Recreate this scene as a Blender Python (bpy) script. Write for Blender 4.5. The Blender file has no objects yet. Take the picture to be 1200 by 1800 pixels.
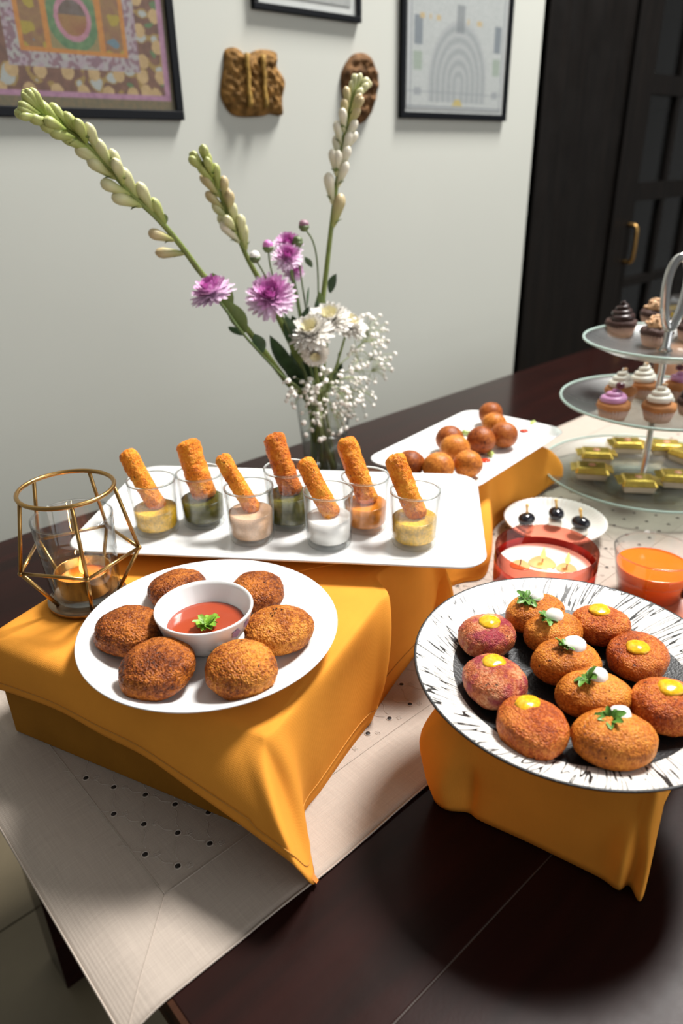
import bpy, bmesh, math, random
from math import sin, cos, pi, radians, sqrt, atan2
from mathutils import Vector, Matrix, noise

SC = bpy.context.scene
COL = SC.collection
# ------------------------------------------------------------------ camera
# world: table top is z = 0, X runs along the table, Y towards the wall, metres
PITCH, ROLL, YAW, FPX, CAMH = 0.45661055, -0.02190914, 0.8385812, 1252.4, 0.50
FWD = Vector((cos(YAW)*cos(PITCH), sin(YAW)*cos(PITCH), -sin(PITCH)))
_r0 = Vector((sin(YAW), -cos(YAW), 0)); _u0 = _r0.cross(FWD)
RIGHT = _r0*cos(ROLL) + _u0*sin(ROLL)
UP = -_r0*sin(ROLL) + _u0*cos(ROLL)
CAM = Vector((0, 0, CAMH))
cd = bpy.data.cameras.new('camera'); cam = bpy.data.objects.new('camera', cd); COL.objects.link(cam)
m = Matrix((RIGHT, UP, -FWD)).transposed().to_4x4(); m.translation = CAM
cam.matrix_world = m
cd.sensor_fit = 'VERTICAL'; cd.sensor_height = 36; cd.sensor_width = 24
cd.lens = FPX/1800*36
cd.clip_start = 0.02
cd.dof.use_dof = True; cd.dof.focus_distance = 0.64; cd.dof.aperture_fstop = 4.8
SC.camera = cam

# ------------------------------------------------------------------ world, lights, exposure
w = bpy.data.worlds.new('room_light'); SC.world = w; w.use_nodes = True
w.node_tree.nodes['Background'].inputs[0].default_value = (1.0, 0.985, 0.96, 1)
w.node_tree.nodes['Background'].inputs[1].default_value = 0.19
def area(name, loc, target, size, energy, color):
    l = bpy.data.lights.new(name, 'AREA'); l.shape = 'RECTANGLE'; l.size, l.size_y = size
    l.energy = energy; l.color = color
    o = bpy.data.objects.new(name, l); COL.objects.link(o); o.location = loc
    o.rotation_euler = (Vector(target)-Vector(loc)).to_track_quat('-Z', 'Y').to_euler()
    return o
area('ceiling_softbox', (2.56, 0.50, 3.68), (0.40, 0.34, 0.08), (0.90, 0.90), 370, (1.0, 0.975, 0.94))
area('side_fill', (1.7, -3.0, 1.5), (0.3, 0.9, 0.4), (4.2, 2.4), 64, (0.95, 0.98, 1.0))  # unseen fill lamp, added to brighten the wall and right-facing cloth sides
vs = SC.view_settings; vs.view_transform = 'Standard'; vs.look = 'None'; vs.exposure = 0.0; vs.gamma = 1.0
vs.use_curve_mapping = False
try:
    SC.cycles.transparent_max_bounces = 40
    SC.cycles.max_bounces = 12; SC.cycles.transmission_bounces = 12
except Exception: pass

# ------------------------------------------------------------------ projection helpers (photo pixel -> point on a known plane)
def ray(x, y): return RIGHT*((x-600)/FPX) + UP*((900-y)/FPX) + FWD
def at(x, y, z=0.0):
    d = ray(x, y); return CAM + d*((z-CAMH)/d.z)
def aty(x, y, Y):
    d = ray(x, y); return CAM + d*(Y/d.y)
def atd(x, y, depth): return CAM + ray(x, y)*depth
def atplane(x, y, p, n):
    d = ray(x, y); n = Vector(n); return CAM + d*((Vector(p)-CAM).dot(n)/d.dot(n))
def depth(p): return (Vector(p)-CAM).dot(FWD)

# ------------------------------------------------------------------ materials
MATS = {}
def nodes(name):
    mt = bpy.data.materials.new(name); mt.use_nodes = True
    nt = mt.node_tree; b = nt.nodes['Principled BSDF']
    return mt, nt, b
def setp(b, **k):
    for kk, v in k.items():
        kk = kk.replace('_', ' ')
        s = b.inputs.get(kk)
        if s is None: continue
        if isinstance(v, (tuple, list)) and len(v) == 3 and s.type == 'RGBA': v = (*v, 1)
        s.default_value = v
def N(nt, t, **k):
    n = nt.nodes.new(t)
    for a, v in k.items():
        if a.startswith('i_'):
            n.inputs[a[2:].replace('_', ' ')].default_value = v
        else: setattr(n, a, v)
    return n
def ramp(nt, fac, stops, interp='LINEAR'):
    r = nt.nodes.new('ShaderNodeValToRGB'); e = r.color_ramp.elements
    r.color_ramp.interpolation = interp
    while len(e) < len(stops): e.new(0.5)
    for el, (p, c) in zip(e, stops):
        el.position = p; el.color = (*c, 1) if len(c) == 3 else c
    nt.links.new(fac, r.inputs[0]); return r
def bump(nt, b, h, strength, dist):
    bp = N(nt, 'ShaderNodeBump'); bp.inputs['Strength'].default_value = strength; bp.inputs['Distance'].default_value = dist
    nt.links.new(h, bp.inputs['Height']); nt.links.new(bp.outputs[0], b.inputs['Normal']); return bp
def objcoord(nt, rand=True):
    tc = N(nt, 'ShaderNodeTexCoord')
    if not rand: return tc.outputs['Object']
    oi = N(nt, 'ShaderNodeObjectInfo'); mu = N(nt, 'ShaderNodeMath', operation='MULTIPLY'); mu.inputs[1].default_value = 17.3
    nt.links.new(oi.outputs['Random'], mu.inputs[0])
    ad = N(nt, 'ShaderNodeVectorMath', operation='ADD')
    nt.links.new(tc.outputs['Object'], ad.inputs[0]); nt.links.new(mu.outputs[0], ad.inputs[1])
    return ad.outputs[0]
def plain(name, col, rough=0.5, metal=0.0, var=0.0, scale=40, bstr=0.0, bscale=300, **k):
    mt, nt, b = nodes(name); setp(b, Base_Color=col, Roughness=rough, Metallic=metal, **k)
    v = objcoord(nt)
    if var > 0:
        n = N(nt, 'ShaderNodeTexNoise'); n.inputs['Scale'].default_value = scale; n.inputs['Detail'].default_value = 5
        nt.links.new(v, n.inputs['Vector'])
        lo = tuple(c*(1-var) for c in col); hi = tuple(min(1, c*(1+var)) for c in col)
        r = ramp(nt, n.outputs[0], [(0.3, lo), (0.7, hi)]); nt.links.new(r.outputs[0], b.inputs['Base Color'])
    if bstr > 0:
        n2 = N(nt, 'ShaderNodeTexNoise'); n2.inputs['Scale'].default_value = bscale; n2.inputs['Detail'].default_value = 6
        nt.links.new(v, n2.inputs['Vector']); bump(nt, b, n2.outputs[0], bstr, 0.002)
    MATS[name] = mt; return mt
def fried(name, dark, mid, light, crumb=650, patch=45, fleck=(0.02, 0.006, 0.003), bstr=0.8, second=None):
    mt, nt, b = nodes(name); L = nt.links
    v = objcoord(nt)
    n1 = N(nt, 'ShaderNodeTexNoise'); n1.inputs['Scale'].default_value = patch; n1.inputs['Detail'].default_value = 4; n1.inputs['Roughness'].default_value = 0.6
    n2 = N(nt, 'ShaderNodeTexNoise'); n2.inputs['Scale'].default_value = crumb*0.55; n2.inputs['Detail'].default_value = 4
    vo = N(nt, 'ShaderNodeTexVoronoi'); vo.inputs['Scale'].default_value = crumb
    for x in (n1, n2, vo): L.new(v, x.inputs['Vector'])
    # large browning patches + fine crumb tone
    a = N(nt, 'ShaderNodeMath', operation='MULTIPLY_ADD'); a.inputs[1].default_value = 0.50
    L.new(n2.outputs[0], a.inputs[0])
    m1 = N(nt, 'ShaderNodeMath', operation='MULTIPLY'); m1.inputs[1].default_value = 0.62; L.new(n1.outputs[0], m1.inputs[0])
    L.new(m1.outputs[0], a.inputs[2])
    r = ramp(nt, a.outputs[0], [(0.38, dark), (0.52, mid), (0.68, light)])
    out = r.outputs[0]
    if second:
        n3 = N(nt, 'ShaderNodeTexNoise'); n3.inputs['Scale'].default_value = 85; n3.inputs['Detail'].default_value = 6; L.new(v, n3.inputs['Vector'])
        rr = ramp(nt, n3.outputs[0], [(0.44, (0, 0, 0)), (0.62, (0.85, 0.85, 0.85))])
        mx = N(nt, 'ShaderNodeMix', data_type='RGBA'); L.new(rr.outputs[0], mx.inputs[0]); L.new(out, mx.inputs[6]); mx.inputs[7].default_value = (*second, 1); out = mx.outputs[2]
    n4 = N(nt, 'ShaderNodeTexNoise'); n4.inputs['Scale'].default_value = 210; n4.inputs['Detail'].default_value = 2; L.new(v, n4.inputs['Vector'])
    rf = ramp(nt, n4.outputs[0], [(0.70, (0, 0, 0)), (0.76, (1, 1, 1))])
    mx = N(nt, 'ShaderNodeMix', data_type='RGBA'); L.new(rf.outputs[0], mx.inputs[0]); L.new(out, mx.inputs[6]); mx.inputs[7].default_value = (*fleck, 1)
    L.new(mx.outputs[2], b.inputs['Base Color'])
    setp(b, Roughness=0.42, Specular_IOR_Level=0.22)
    h = N(nt, 'ShaderNodeMath', operation='ADD'); L.new(n2.outputs[0], h.inputs[0])
    hv = N(nt, 'ShaderNodeMath', operation='MULTIPLY'); hv.inputs[1].default_value = -0.8; L.new(vo.outputs['Distance'], hv.inputs[0]); L.new(hv.outputs[0], h.inputs[1])
    bump(nt, b, h.outputs[0], bstr, 0.0012)
    MATS[name] = mt; return mt
def fabric(name, col, scale=1500, var=0.12, bstr=0.25, slub=False):
    mt, nt, b = nodes(name); L = nt.links
    v = objcoord(nt, False)
    mp = N(nt, 'ShaderNodeMapping'); mp.inputs['Rotation'].default_value = (0.0, 0.0, 0.0); L.new(v, mp.inputs[0])
    w1 = N(nt, 'ShaderNodeTexWave', bands_direction='X'); w2 = N(nt, 'ShaderNodeTexWave', bands_direction='Y'); w3 = N(nt, 'ShaderNodeTexWave', bands_direction='Z')
    s = N(nt, 'ShaderNodeMath', operation='ADD'); s2 = N(nt, 'ShaderNodeMath', operation='ADD')
    for x in (w1, w2, w3):
        x.inputs['Scale'].default_value = scale/6.28; x.inputs['Distortion'].default_value = 1.2; x.inputs['Detail Scale'].default_value = 3; L.new(mp.outputs[0], x.inputs[0])
    L.new(w1.outputs[1], s.inputs[0]); L.new(w2.outputs[1], s.inputs[1]); L.new(s.outputs[0], s2.inputs[0]); L.new(w3.outputs[1], s2.inputs[1])
    n = N(nt, 'ShaderNodeTexNoise'); n.inputs['Scale'].default_value = 18; n.inputs['Detail'].default_value = 6; L.new(v, n.inputs[0])
    fac = n.outputs[0]
    if slub:
        ma = N(nt, 'ShaderNodeMapping'); ma.inputs['Scale'].default_value = (25, 900, 1); L.new(v, ma.inputs[0])
        mb = N(nt, 'ShaderNodeMapping'); mb.inputs['Scale'].default_value = (900, 25, 1); L.new(v, mb.inputs[0])
        na = N(nt, 'ShaderNodeTexNoise'); na.inputs['Scale'].default_value = 1; na.inputs['Detail'].default_value = 3; L.new(ma.outputs[0], na.inputs[0])
        nb = N(nt, 'ShaderNodeTexNoise'); nb.inputs['Scale'].default_value = 1; nb.inputs['Detail'].default_value = 3; L.new(mb.outputs[0], nb.inputs[0])
        ad = N(nt, 'ShaderNodeMath', operation='ADD'); L.new(na.outputs[0], ad.inputs[0]); L.new(nb.outputs[0], ad.inputs[1])
        ml = N(nt, 'ShaderNodeMath', operation='MULTIPLY'); ml.inputs[1].default_value = 0.5; L.new(ad.outputs[0], ml.inputs[0]); fac = ml.outputs[0]
    r = ramp(nt, fac, [(0.3, tuple(c*(1-var) for c in col)), (0.7, tuple(min(1, c*(1+var)) for c in col))])
    L.new(r.outputs[0], b.inputs['Base Color'])
    setp(b, Roughness=0.9, Specular_IOR_Level=0.08)
    bump(nt, b, s2.outputs[0], bstr, 0.0004)
    MATS[name] = mt; return mt
def thin_glass(name, tint=(0.97, 0.985, 0.98), edge=0.5, rough=0.02, f0=0.035):
    # thin clear wall: mostly straight transmission, Fresnel reflection on top
    mt = bpy.data.materials.new(name); mt.use_nodes = True; nt = mt.node_tree; nt.nodes.clear()
    o = N(nt, 'ShaderNodeOutputMaterial'); tr = N(nt, 'ShaderNodeBsdfTransparent'); gl = N(nt, 'ShaderNodeBsdfGlossy')
    tr.inputs[0].default_value = (*tint, 1); gl.inputs['Roughness'].default_value = rough
    lw = N(nt, 'ShaderNodeLayerWeight'); lw.inputs[0].default_value = 0.5
    pw = N(nt, 'ShaderNodeMath', operation='POWER'); pw.inputs[1].default_value = 3.0; nt.links.new(lw.outputs['Facing'], pw.inputs[0])
    r = ramp(nt, pw.outputs[0], [(0.0, tint), (1.0, tuple(c*edge for c in tint))]); nt.links.new(r.outputs[0], tr.inputs[0])
    p5 = N(nt, 'ShaderNodeMath', operation='POWER'); p5.inputs[1].default_value = 5.0; nt.links.new(lw.outputs['Facing'], p5.inputs[0])
    fr = N(nt, 'ShaderNodeMath', operation='MULTIPLY_ADD'); fr.inputs[1].default_value = 0.80; fr.inputs[2].default_value = f0; nt.links.new(p5.outputs[0], fr.inputs[0])
    mx = N(nt, 'ShaderNodeMixShader'); nt.links.new(fr.outputs[0], mx.inputs[0]); nt.links.new(tr.outputs[0], mx.inputs[1]); nt.links.new(gl.outputs[0], mx.inputs[2])
    nt.links.new(mx.outputs[0], o.inputs[0]); MATS[name] = mt; return mt
def emissive(name, col, s):
    mt = bpy.data.materials.new(name); mt.use_nodes = True; nt = mt.node_tree; nt.nodes.clear()
    o = N(nt, 'ShaderNodeOutputMaterial'); e = N(nt, 'ShaderNodeEmission'); e.inputs[0].default_value = (*col, 1); e.inputs[1].default_value = s
    nt.links.new(e.outputs[0], o.inputs[0]); MATS[name] = mt; return mt
def attrmat(name, rough=0.6):
    mt, nt, b = nodes(name); a = N(nt, 'ShaderNodeAttribute'); a.attribute_name = 'Col'
    v = objcoord(nt, False); n = N(nt, 'ShaderNodeTexNoise'); n.inputs['Scale'].default_value = 300; nt.links.new(v, n.inputs[0])
    mx = N(nt, 'ShaderNodeMix', data_type='RGBA', blend_type='MULTIPLY'); mx.inputs[0].default_value = 0.35
    nt.links.new(a.outputs[0], mx.inputs[6]); nt.links.new(n.outputs[0], mx.inputs[7]); nt.links.new(mx.outputs[2], b.inputs['Base Color'])
    setp(b, Roughness=rough); MATS[name] = mt; return mt

# ------------------------------------------------------------------ mesh builders: (verts, faces)
class MB:
    def __init__(s): s.v = []; s.f = []
    def add(s, v, f, mat=None):
        o = len(s.v); s.v += [tuple(mat @ Vector(p)) if mat is not None else tuple(p) for p in v]
        s.f += [tuple(i+o for i in q) for q in f]; return s
def obj(name, vf, mat, parent=None, loc=None, smooth=True, rot=None):
    v, f = (vf.v, vf.f) if isinstance(vf, MB) else vf
    me = bpy.data.meshes.new(name); me.from_pydata([tuple(p) for p in v], [], [tuple(q) for q in f]); me.validate(); me.update()
    if smooth: me.polygons.foreach_set('use_smooth', [True]*len(me.polygons))
    if mat: me.materials.append(MATS[mat] if isinstance(mat, str) else mat)
    o = bpy.data.objects.new(name, me); COL.objects.link(o)
    if parent: o.parent = parent
    if loc is not None: o.location = loc
    if rot is not None: o.rotation_euler = rot
    return o
def tag(o, label, cat, group=None):
    o['label'] = label; o['category'] = cat
    if group: o['group'] = group
    return o
def thing(name, label, cat, loc, rot=(0, 0, 0), group=None):
    o = bpy.data.objects.new(name, None); COL.objects.link(o); o.empty_display_size = 0.02
    o.location = loc; o.rotation_euler = rot
    return tag(o, label, cat, group)
def struct(o): o['kind'] = 'structure'; return o
def stuff(o): o['kind'] = 'stuff'; return o
def local(vf, loc):
    v, f = (vf.v, vf.f) if isinstance(vf, MB) else vf
    L = Vector(loc); return [tuple(Vector(p)-L) for p in v], f
def box(x0, x1, y0, y1, z0, z1):
    v = [(x, y, z) for z in (z0, z1) for y in (y0, y1) for x in (x0, x1)]
    return v, [(0, 2, 3, 1), (4, 5, 7, 6), (0, 1, 5, 4), (2, 6, 7, 3), (0, 4, 6, 2), (1, 3, 7, 5)]
def bevel(o, wd, seg=2):
    md = o.modifiers.new('bevel', 'BEVEL'); md.width = wd; md.segments = seg; md.limit_method = 'ANGLE'; return o
def solid(o, t, off=0.0):
    md = o.modifiers.new('thickness', 'SOLIDIFY'); md.thickness = t; md.offset = off; return o
def lathe(prof, n=48, rx=None, close=False):
    v = []; f = []; m = len(prof)
    for i in range(n):
        a = 2*pi*i/n
        for (r, z) in prof:
            k = rx(a, r, z) if rx else 1.0
            v.append((r*k*cos(a), r*k*sin(a), z))
    for i in range(n):
        j = (i+1) % n
        for k in range(m-1 if not close else m):
            k2 = (k+1) % m
            f.append((i*m+k, j*m+k, j*m+k2, i*m+k2))
    return v, f
def cap_lathe(prof, n=48, rx=None):
    # profile whose first and last radii are ~0: welded poles
    p = [(max(r, 1e-5), z) for r, z in prof]; return lathe(p, n, rx)
def frame_at(t):
    t = t.normalized(); a = Vector((0, 0, 1)) if abs(t.z) < 0.9 else Vector((1, 0, 0))
    x = t.cross(a).normalized(); return x, t.cross(x).normalized()
def tube(pts, rad, n=10, closed=False, caps=True):
    P = [Vector(p) for p in pts]; m = len(P); v = []; f = []
    x = None
    for i in range(m):
        if closed: t = P[(i+1) % m]-P[i-1]
        else: t = P[min(i+1, m-1)]-P[max(i-1, 0)]
        t.normalize()
        if x is None: x, y = frame_at(t)
        else:
            x = (x - t*x.dot(t)).normalized(); y = t.cross(x)
        r = rad(i/(m-1)) if callable(rad) else rad
        for k in range(n):
            a = 2*pi*k/n; v.append(P[i]+x*(r*cos(a))+y*(r*sin(a)))
    for i in range(m if closed else m-1):
        j = (i+1) % m
        for k in range(n):
            l = (k+1) % n; f.append((i*n+k, i*n+l, j*n+l, j*n+k))
    if caps and not closed:
        f.append(tuple(range(n-1, -1, -1))); f.append(tuple((m-1)*n+k for k in range(n)))
    return v, f
def catmull(P, sub=6, closed=False):
    P = [Vector(p) for p in P]; m = len(P); out = []
    for i in range(m if closed else m-1):
        p0 = P[i-1] if (closed or i > 0) else P[0]*2-P[1]
        p1 = P[i]; p2 = P[(i+1) % m]
        p3 = P[(i+2) % m] if (closed or i+2 < m) else P[-1]*2-P[-2]
        for k in range(sub):
            t = k/sub
            out.append(0.5*((2*p1)+(p2-p0)*t+(2*p0-5*p1+4*p2-p3)*t*t+(3*p1-p0-3*p2+p3)*t**3))
    if not closed: out.append(P[-1])
    return out
_ico = {}
def ico(sub):
    if sub not in _ico:
        bm = bmesh.new(); bmesh.ops.create_icosphere(bm, subdivisions=sub, radius=1.0)
        bm.verts.ensure_lookup_table()
        _ico[sub] = ([v.co.copy() for v in bm.verts], [tuple(v.index for v in fc.verts) for fc in bm.faces]); bm.free()
    return _ico[sub]
def blob(rad, seed, sub=5, lump=0.06, crumb=0.018, flat=1.0, kl=1.6, kc=16.0):
    V, Fc = ico(sub); o = Vector((seed*7.31, seed*3.17, seed*5.77)); out = []
    for p in V:
        d = 1 + lump*noise.noise(p*kl+o) + lump*0.35*noise.noise(p*kl*2.7+o) + crumb*noise.noise(p*kc+o) + crumb*0.9*abs(noise.noise(p*kc*2.1+o))
        z = math.copysign(abs(p.z)**flat, p.z)
        out.append((p.x*rad[0]*d, p.y*rad[1]*d, z*rad[2]*d))
    zm = min(q[2] for q in out)
    return [(x, y, z-zm) for x, y, z in out], Fc          # base at z = 0
def quadgrid(nx, ny): return [(j*(nx+1)+i, j*(nx+1)+i+1, (j+1)*(nx+1)+i+1, (j+1)*(nx+1)+i) for j in range(ny) for i in range(nx)]
def rot_to(d):   # matrix taking +Z to d
    return Vector(d).to_track_quat('Z', 'Y').to_matrix().to_4x4()
rnd = random.Random(5)
# ------------------------------------------------------------------ material library
def wood(name, c1, c2, rough=0.28, stretch=(1.2, 14, 14), spec=0.5):
    mt, nt, b = nodes(name); L = nt.links; v = objcoord(nt, True)
    mp = N(nt, 'ShaderNodeMapping'); mp.inputs['Scale'].default_value = stretch; L.new(v, mp.inputs[0])
    n = N(nt, 'ShaderNodeTexNoise'); n.inputs['Scale'].default_value = 3; n.inputs['Detail'].default_value = 8; n.inputs['Distortion'].default_value = 0.6; L.new(mp.outputs[0], n.inputs[0])
    r = ramp(nt, n.outputs[0], [(0.35, c1), (0.7, c2)]); L.new(r.outputs[0], b.inputs['Base Color'])
    n2 = N(nt, 'ShaderNodeTexNoise'); n2.inputs['Scale'].default_value = 9; n2.inputs['Detail'].default_value = 8; L.new(v, n2.inputs[0])
    rr = ramp(nt, n2.outputs[0], [(0.3, (rough*0.8,)*3), (0.75, (rough*1.45,)*3)]); L.new(rr.outputs[0], b.inputs['Roughness'])
    n3 = N(nt, 'ShaderNodeTexNoise'); n3.inputs['Scale'].default_value = 420; n3.inputs['Detail'].default_value = 3; L.new(v, n3.inputs[0])
    bump(nt, b, n3.outputs[0], 0.08, 0.0006); setp(b, Specular_IOR_Level=spec)
    MATS[name] = mt
def lacquer(name, c1, c2, rough):
    # dark stained wood under a satin lacquer: diffuse stain + Fresnel-weighted tight gloss
    mt = bpy.data.materials.new(name); mt.use_nodes = True; nt = mt.node_tree; nt.nodes.clear(); L = nt.links; v = objcoord(nt, True)
    o_ = N(nt, 'ShaderNodeOutputMaterial'); df = N(nt, 'ShaderNodeBsdfDiffuse'); gs = N(nt, 'ShaderNodeBsdfGlossy'); gs.distribution = 'GGX'
    mp = N(nt, 'ShaderNodeMapping'); mp.inputs['Scale'].default_value = (1.2, 14, 14); L.new(v, mp.inputs[0])
    n = N(nt, 'ShaderNodeTexNoise'); n.inputs['Scale'].default_value = 3; n.inputs['Detail'].default_value = 8; n.inputs['Distortion'].default_value = 0.6; L.new(mp.outputs[0], n.inputs[0])
    r = ramp(nt, n.outputs[0], [(0.35, c1), (0.7, c2)]); L.new(r.outputs[0], df.inputs[0])
    n2 = N(nt, 'ShaderNodeTexNoise'); n2.inputs['Scale'].default_value = 16; n2.inputs['Detail'].default_value = 9; n2.inputs['Roughness'].default_value = 0.7; L.new(v, n2.inputs[0])
    rr = ramp(nt, n2.outputs[0], [(0.3, (rough*0.9,)*3), (0.75, (rough*1.2,)*3)]); L.new(rr.outputs[0], gs.inputs['Roughness'])
    n3 = N(nt, 'ShaderNodeTexNoise'); n3.inputs['Scale'].default_value = 420; n3.inputs['Detail'].default_value = 3; L.new(v, n3.inputs[0])
    bp = N(nt, 'ShaderNodeBump'); bp.inputs['Strength'].default_value = 0.05; bp.inputs['Distance'].default_value = 0.0006; L.new(n3.outputs[0], bp.inputs['Height'])
    m1 = N(nt, 'ShaderNodeMixShader'); m1.inputs[0].default_value = 0.0085; L.new(df.outputs[0], m1.inputs[1]); L.new(gs.outputs[0], m1.inputs[2]); L.new(bp.outputs[0], gs.inputs['Normal'])
    g2 = N(nt, 'ShaderNodeBsdfGlossy'); g2.inputs['Roughness'].default_value = 0.13
    lw = N(nt, 'ShaderNodeLayerWeight'); lw.inputs[0].default_value = 0.5
    p5 = N(nt, 'ShaderNodeMath', operation='POWER'); p5.inputs[1].default_value = 5.0; L.new(lw.outputs['Facing'], p5.inputs[0])
    fr = N(nt, 'ShaderNodeMath', operation='MULTIPLY'); fr.inputs[1].default_value = 1.0; L.new(p5.outputs[0], fr.inputs[0])
    mx = N(nt, 'ShaderNodeMixShader'); L.new(fr.outputs[0], mx.inputs[0]); L.new(m1.outputs[0], mx.inputs[1]); L.new(g2.outputs[0], mx.inputs[2])
    L.new(mx.outputs[0], o_.inputs[0]); MATS[name] = mt
lacquer('table_wood', (0.011, 0.0042, 0.0034), (0.019, 0.0052, 0.004), 0.325)
wood('table_edge', (0.012, 0.005, 0.003), (0.06, 0.022, 0.010), 0.6, spec=0.06)
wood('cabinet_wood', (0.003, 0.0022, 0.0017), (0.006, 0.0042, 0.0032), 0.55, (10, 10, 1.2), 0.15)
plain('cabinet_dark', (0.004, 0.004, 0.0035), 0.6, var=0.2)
plain('wall_paint', (0.52, 0.53, 0.48), 0.9, var=0.015, scale=2, bstr=0.06, bscale=250)
plain('floor_stone', (0.14, 0.112, 0.068), 0.45, var=0.12, scale=6)
plain('grout', (0.10, 0.085, 0.055), 0.8)
fabric('mustard_cloth', (0.75, 0.30, 0.040), 1900, 0.06, 0.12)
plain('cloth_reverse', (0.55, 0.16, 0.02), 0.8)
plain('stitch', (0.50, 0.22, 0.028), 0.8)
fabric('riser_cloth', (0.32, 0.135, 0.016), 1900, 0.1, 0.3)
fabric('linen', (0.435, 0.37, 0.315), 2400, 0.10, 0.35, slub=True)
plain('linen_thread', (0.46, 0.395, 0.34), 0.8)
plain('eyelet_dark', (0.010, 0.006, 0.005), 0.6)
plain('black_frame', (0.004, 0.005, 0.007), 0.5, Specular_IOR_Level=0.15)
plain('mat_board', (0.50, 0.52, 0.50), 0.8, var=0.05)
attrmat('painted_art'); attrmat('print_art', 0.5)
plain('porcelain', (0.86, 0.86, 0.85), 0.12, var=0.01, Coat_Weight=0.3)
plain('opal_glass', (0.80, 0.80, 0.79), 0.12, Subsurface_Weight=0.15, Subsurface_Radius=(0.01, 0.01, 0.01))
thin_glass('clear_glass', (0.975, 0.985, 0.985), 0.66, 0.02, 0.055)
thin_glass('vase_glass', (0.97, 0.98, 0.975), 0.80, 0.22, 0.09)
thin_glass('green_glass', (0.90, 0.93, 0.915), 0.62, 0.30, 0.10)
thin_glass('plastic_cup', (0.97, 0.98, 0.985), 0.7)
thin_glass('pane_glass', (0.90, 0.92, 0.92), 0.7)
thin_glass('pink_glass', (0.95, 0.52, 0.43), 0.6)
plain('red_glass', (0.62, 0.075, 0.055), 0.12, Transmission_Weight=0.45)
plain('glass_base', (0.92, 0.96, 0.95), 0.03, Transmission_Weight=1.0, IOR=1.45)
plain('green_edge', (0.52, 0.66, 0.60), 0.15, Transmission_Weight=0.25, IOR=1.3)
plain('brass', (0.42, 0.25, 0.085), 0.30, metal=1.0, var=0.12)
plain('bright_brass', (0.75, 0.42, 0.14), 0.22, metal=1.0, var=0.1)
plain('steel', (0.55, 0.55, 0.54), 0.2, metal=1.0)
plain('base_metal', (0.28, 0.20, 0.13), 0.35, metal=1.0, var=0.3, scale=60)
plain('candle_wax_orange', (0.90, 0.26, 0.03), 0.3, Subsurface_Weight=0.4, Subsurface_Radius=(0.02, 0.006, 0.002))
plain('candle_wax_white', (0.72, 0.62, 0.56), 0.35, Subsurface_Weight=0.3, Subsurface_Radius=(0.02, 0.012, 0.008))
plain('melted_wax', (0.72, 0.36, 0.16), 0.06)
plain('wick', (0.02, 0.015, 0.01), 0.9)
emissive('flame', (1.0, 0.56, 0.14), 2.6)
fried('patty_crust', (0.045, 0.008, 0.002), (0.205, 0.045, 0.006), (0.50, 0.150, 0.020), 620, 34, bstr=1.0)
fried('patty_light', (0.09, 0.017, 0.0026), (0.33, 0.083, 0.009), (0.66, 0.25, 0.036), 620, 34, bstr=1.0)
fried('croquette_crust', (0.18, 0.038, 0.004), (0.47, 0.130, 0.013), (0.72, 0.27, 0.038), 800, 36, bstr=0.7)
fried('beet_crust', (0.22, 0.035, 0.018), (0.46, 0.115, 0.035), (0.70, 0.34, 0.17), 900, 40, bstr=0.8, second=(0.27, 0.018, 0.048))
fried('red_crust', (0.16, 0.022, 0.005), (0.40, 0.078, 0.011), (0.64, 0.20, 0.034), 800, 40, bstr=0.8)
fried('stick_crust', (0.42, 0.085, 0.006), (0.82, 0.22, 0.012), (0.92, 0.38, 0.035), 800, 60, bstr=0.9)
fried('stick_brown', (0.20, 0.040, 0.005), (0.60, 0.135, 0.010), (0.82, 0.28, 0.025), 800, 60, bstr=0.9)
fried('ball_dark', (0.085, 0.018, 0.005), (0.25, 0.058, 0.011), (0.40, 0.12, 0.022), 500, 30, bstr=0.3)
fried('ball_light', (0.16, 0.040, 0.008), (0.46, 0.14, 0.018), (0.66, 0.25, 0.04), 500, 30, bstr=0.3)
plain('mustard_dip', (0.68, 0.38, 0.012), 0.28, var=0.3, scale=380, bstr=0.2, bscale=300)
plain('green_dip', (0.085, 0.080, 0.004), 0.25, var=0.3, scale=300)
plain('peach_dip', (0.66, 0.40, 0.24), 0.3, var=0.12, scale=500)
plain('white_dip', (0.80, 0.76, 0.72), 0.3, var=0.03)
plain('orange_dip', (0.68, 0.22, 0.02), 0.15, var=0.15, scale=200)
plain('ketchup', (0.36, 0.052, 0.018), 0.12, var=0.08)
plain('mustard_blob', (0.72, 0.40, 0.012), 0.18, var=0.25, scale=420)
plain('cream', (0.82, 0.79, 0.74), 0.25, Subsurface_Weight=0.2, Subsurface_Radius=(0.006, 0.005, 0.004))
plain('parsley', (0.20, 0.38, 0.03), 0.45, var=0.35, scale=200)
plain('parsley_dark', (0.10, 0.24, 0.03), 0.45, var=0.35, scale=200)
plain('plate_black', (0.009, 0.009, 0.010), 0.45, bstr=0.35, bscale=420)
plain('stem_green', (0.17, 0.22, 0.045), 0.5, var=0.25, scale=60)
plain('stem_dark', (0.10, 0.145, 0.045), 0.5, var=0.3, scale=60)
plain('leaf_dark', (0.045, 0.095, 0.04), 0.42, var=0.3, scale=80)
plain('leaf_mid', (0.13, 0.19, 0.045), 0.45, var=0.3, scale=60)
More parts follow.
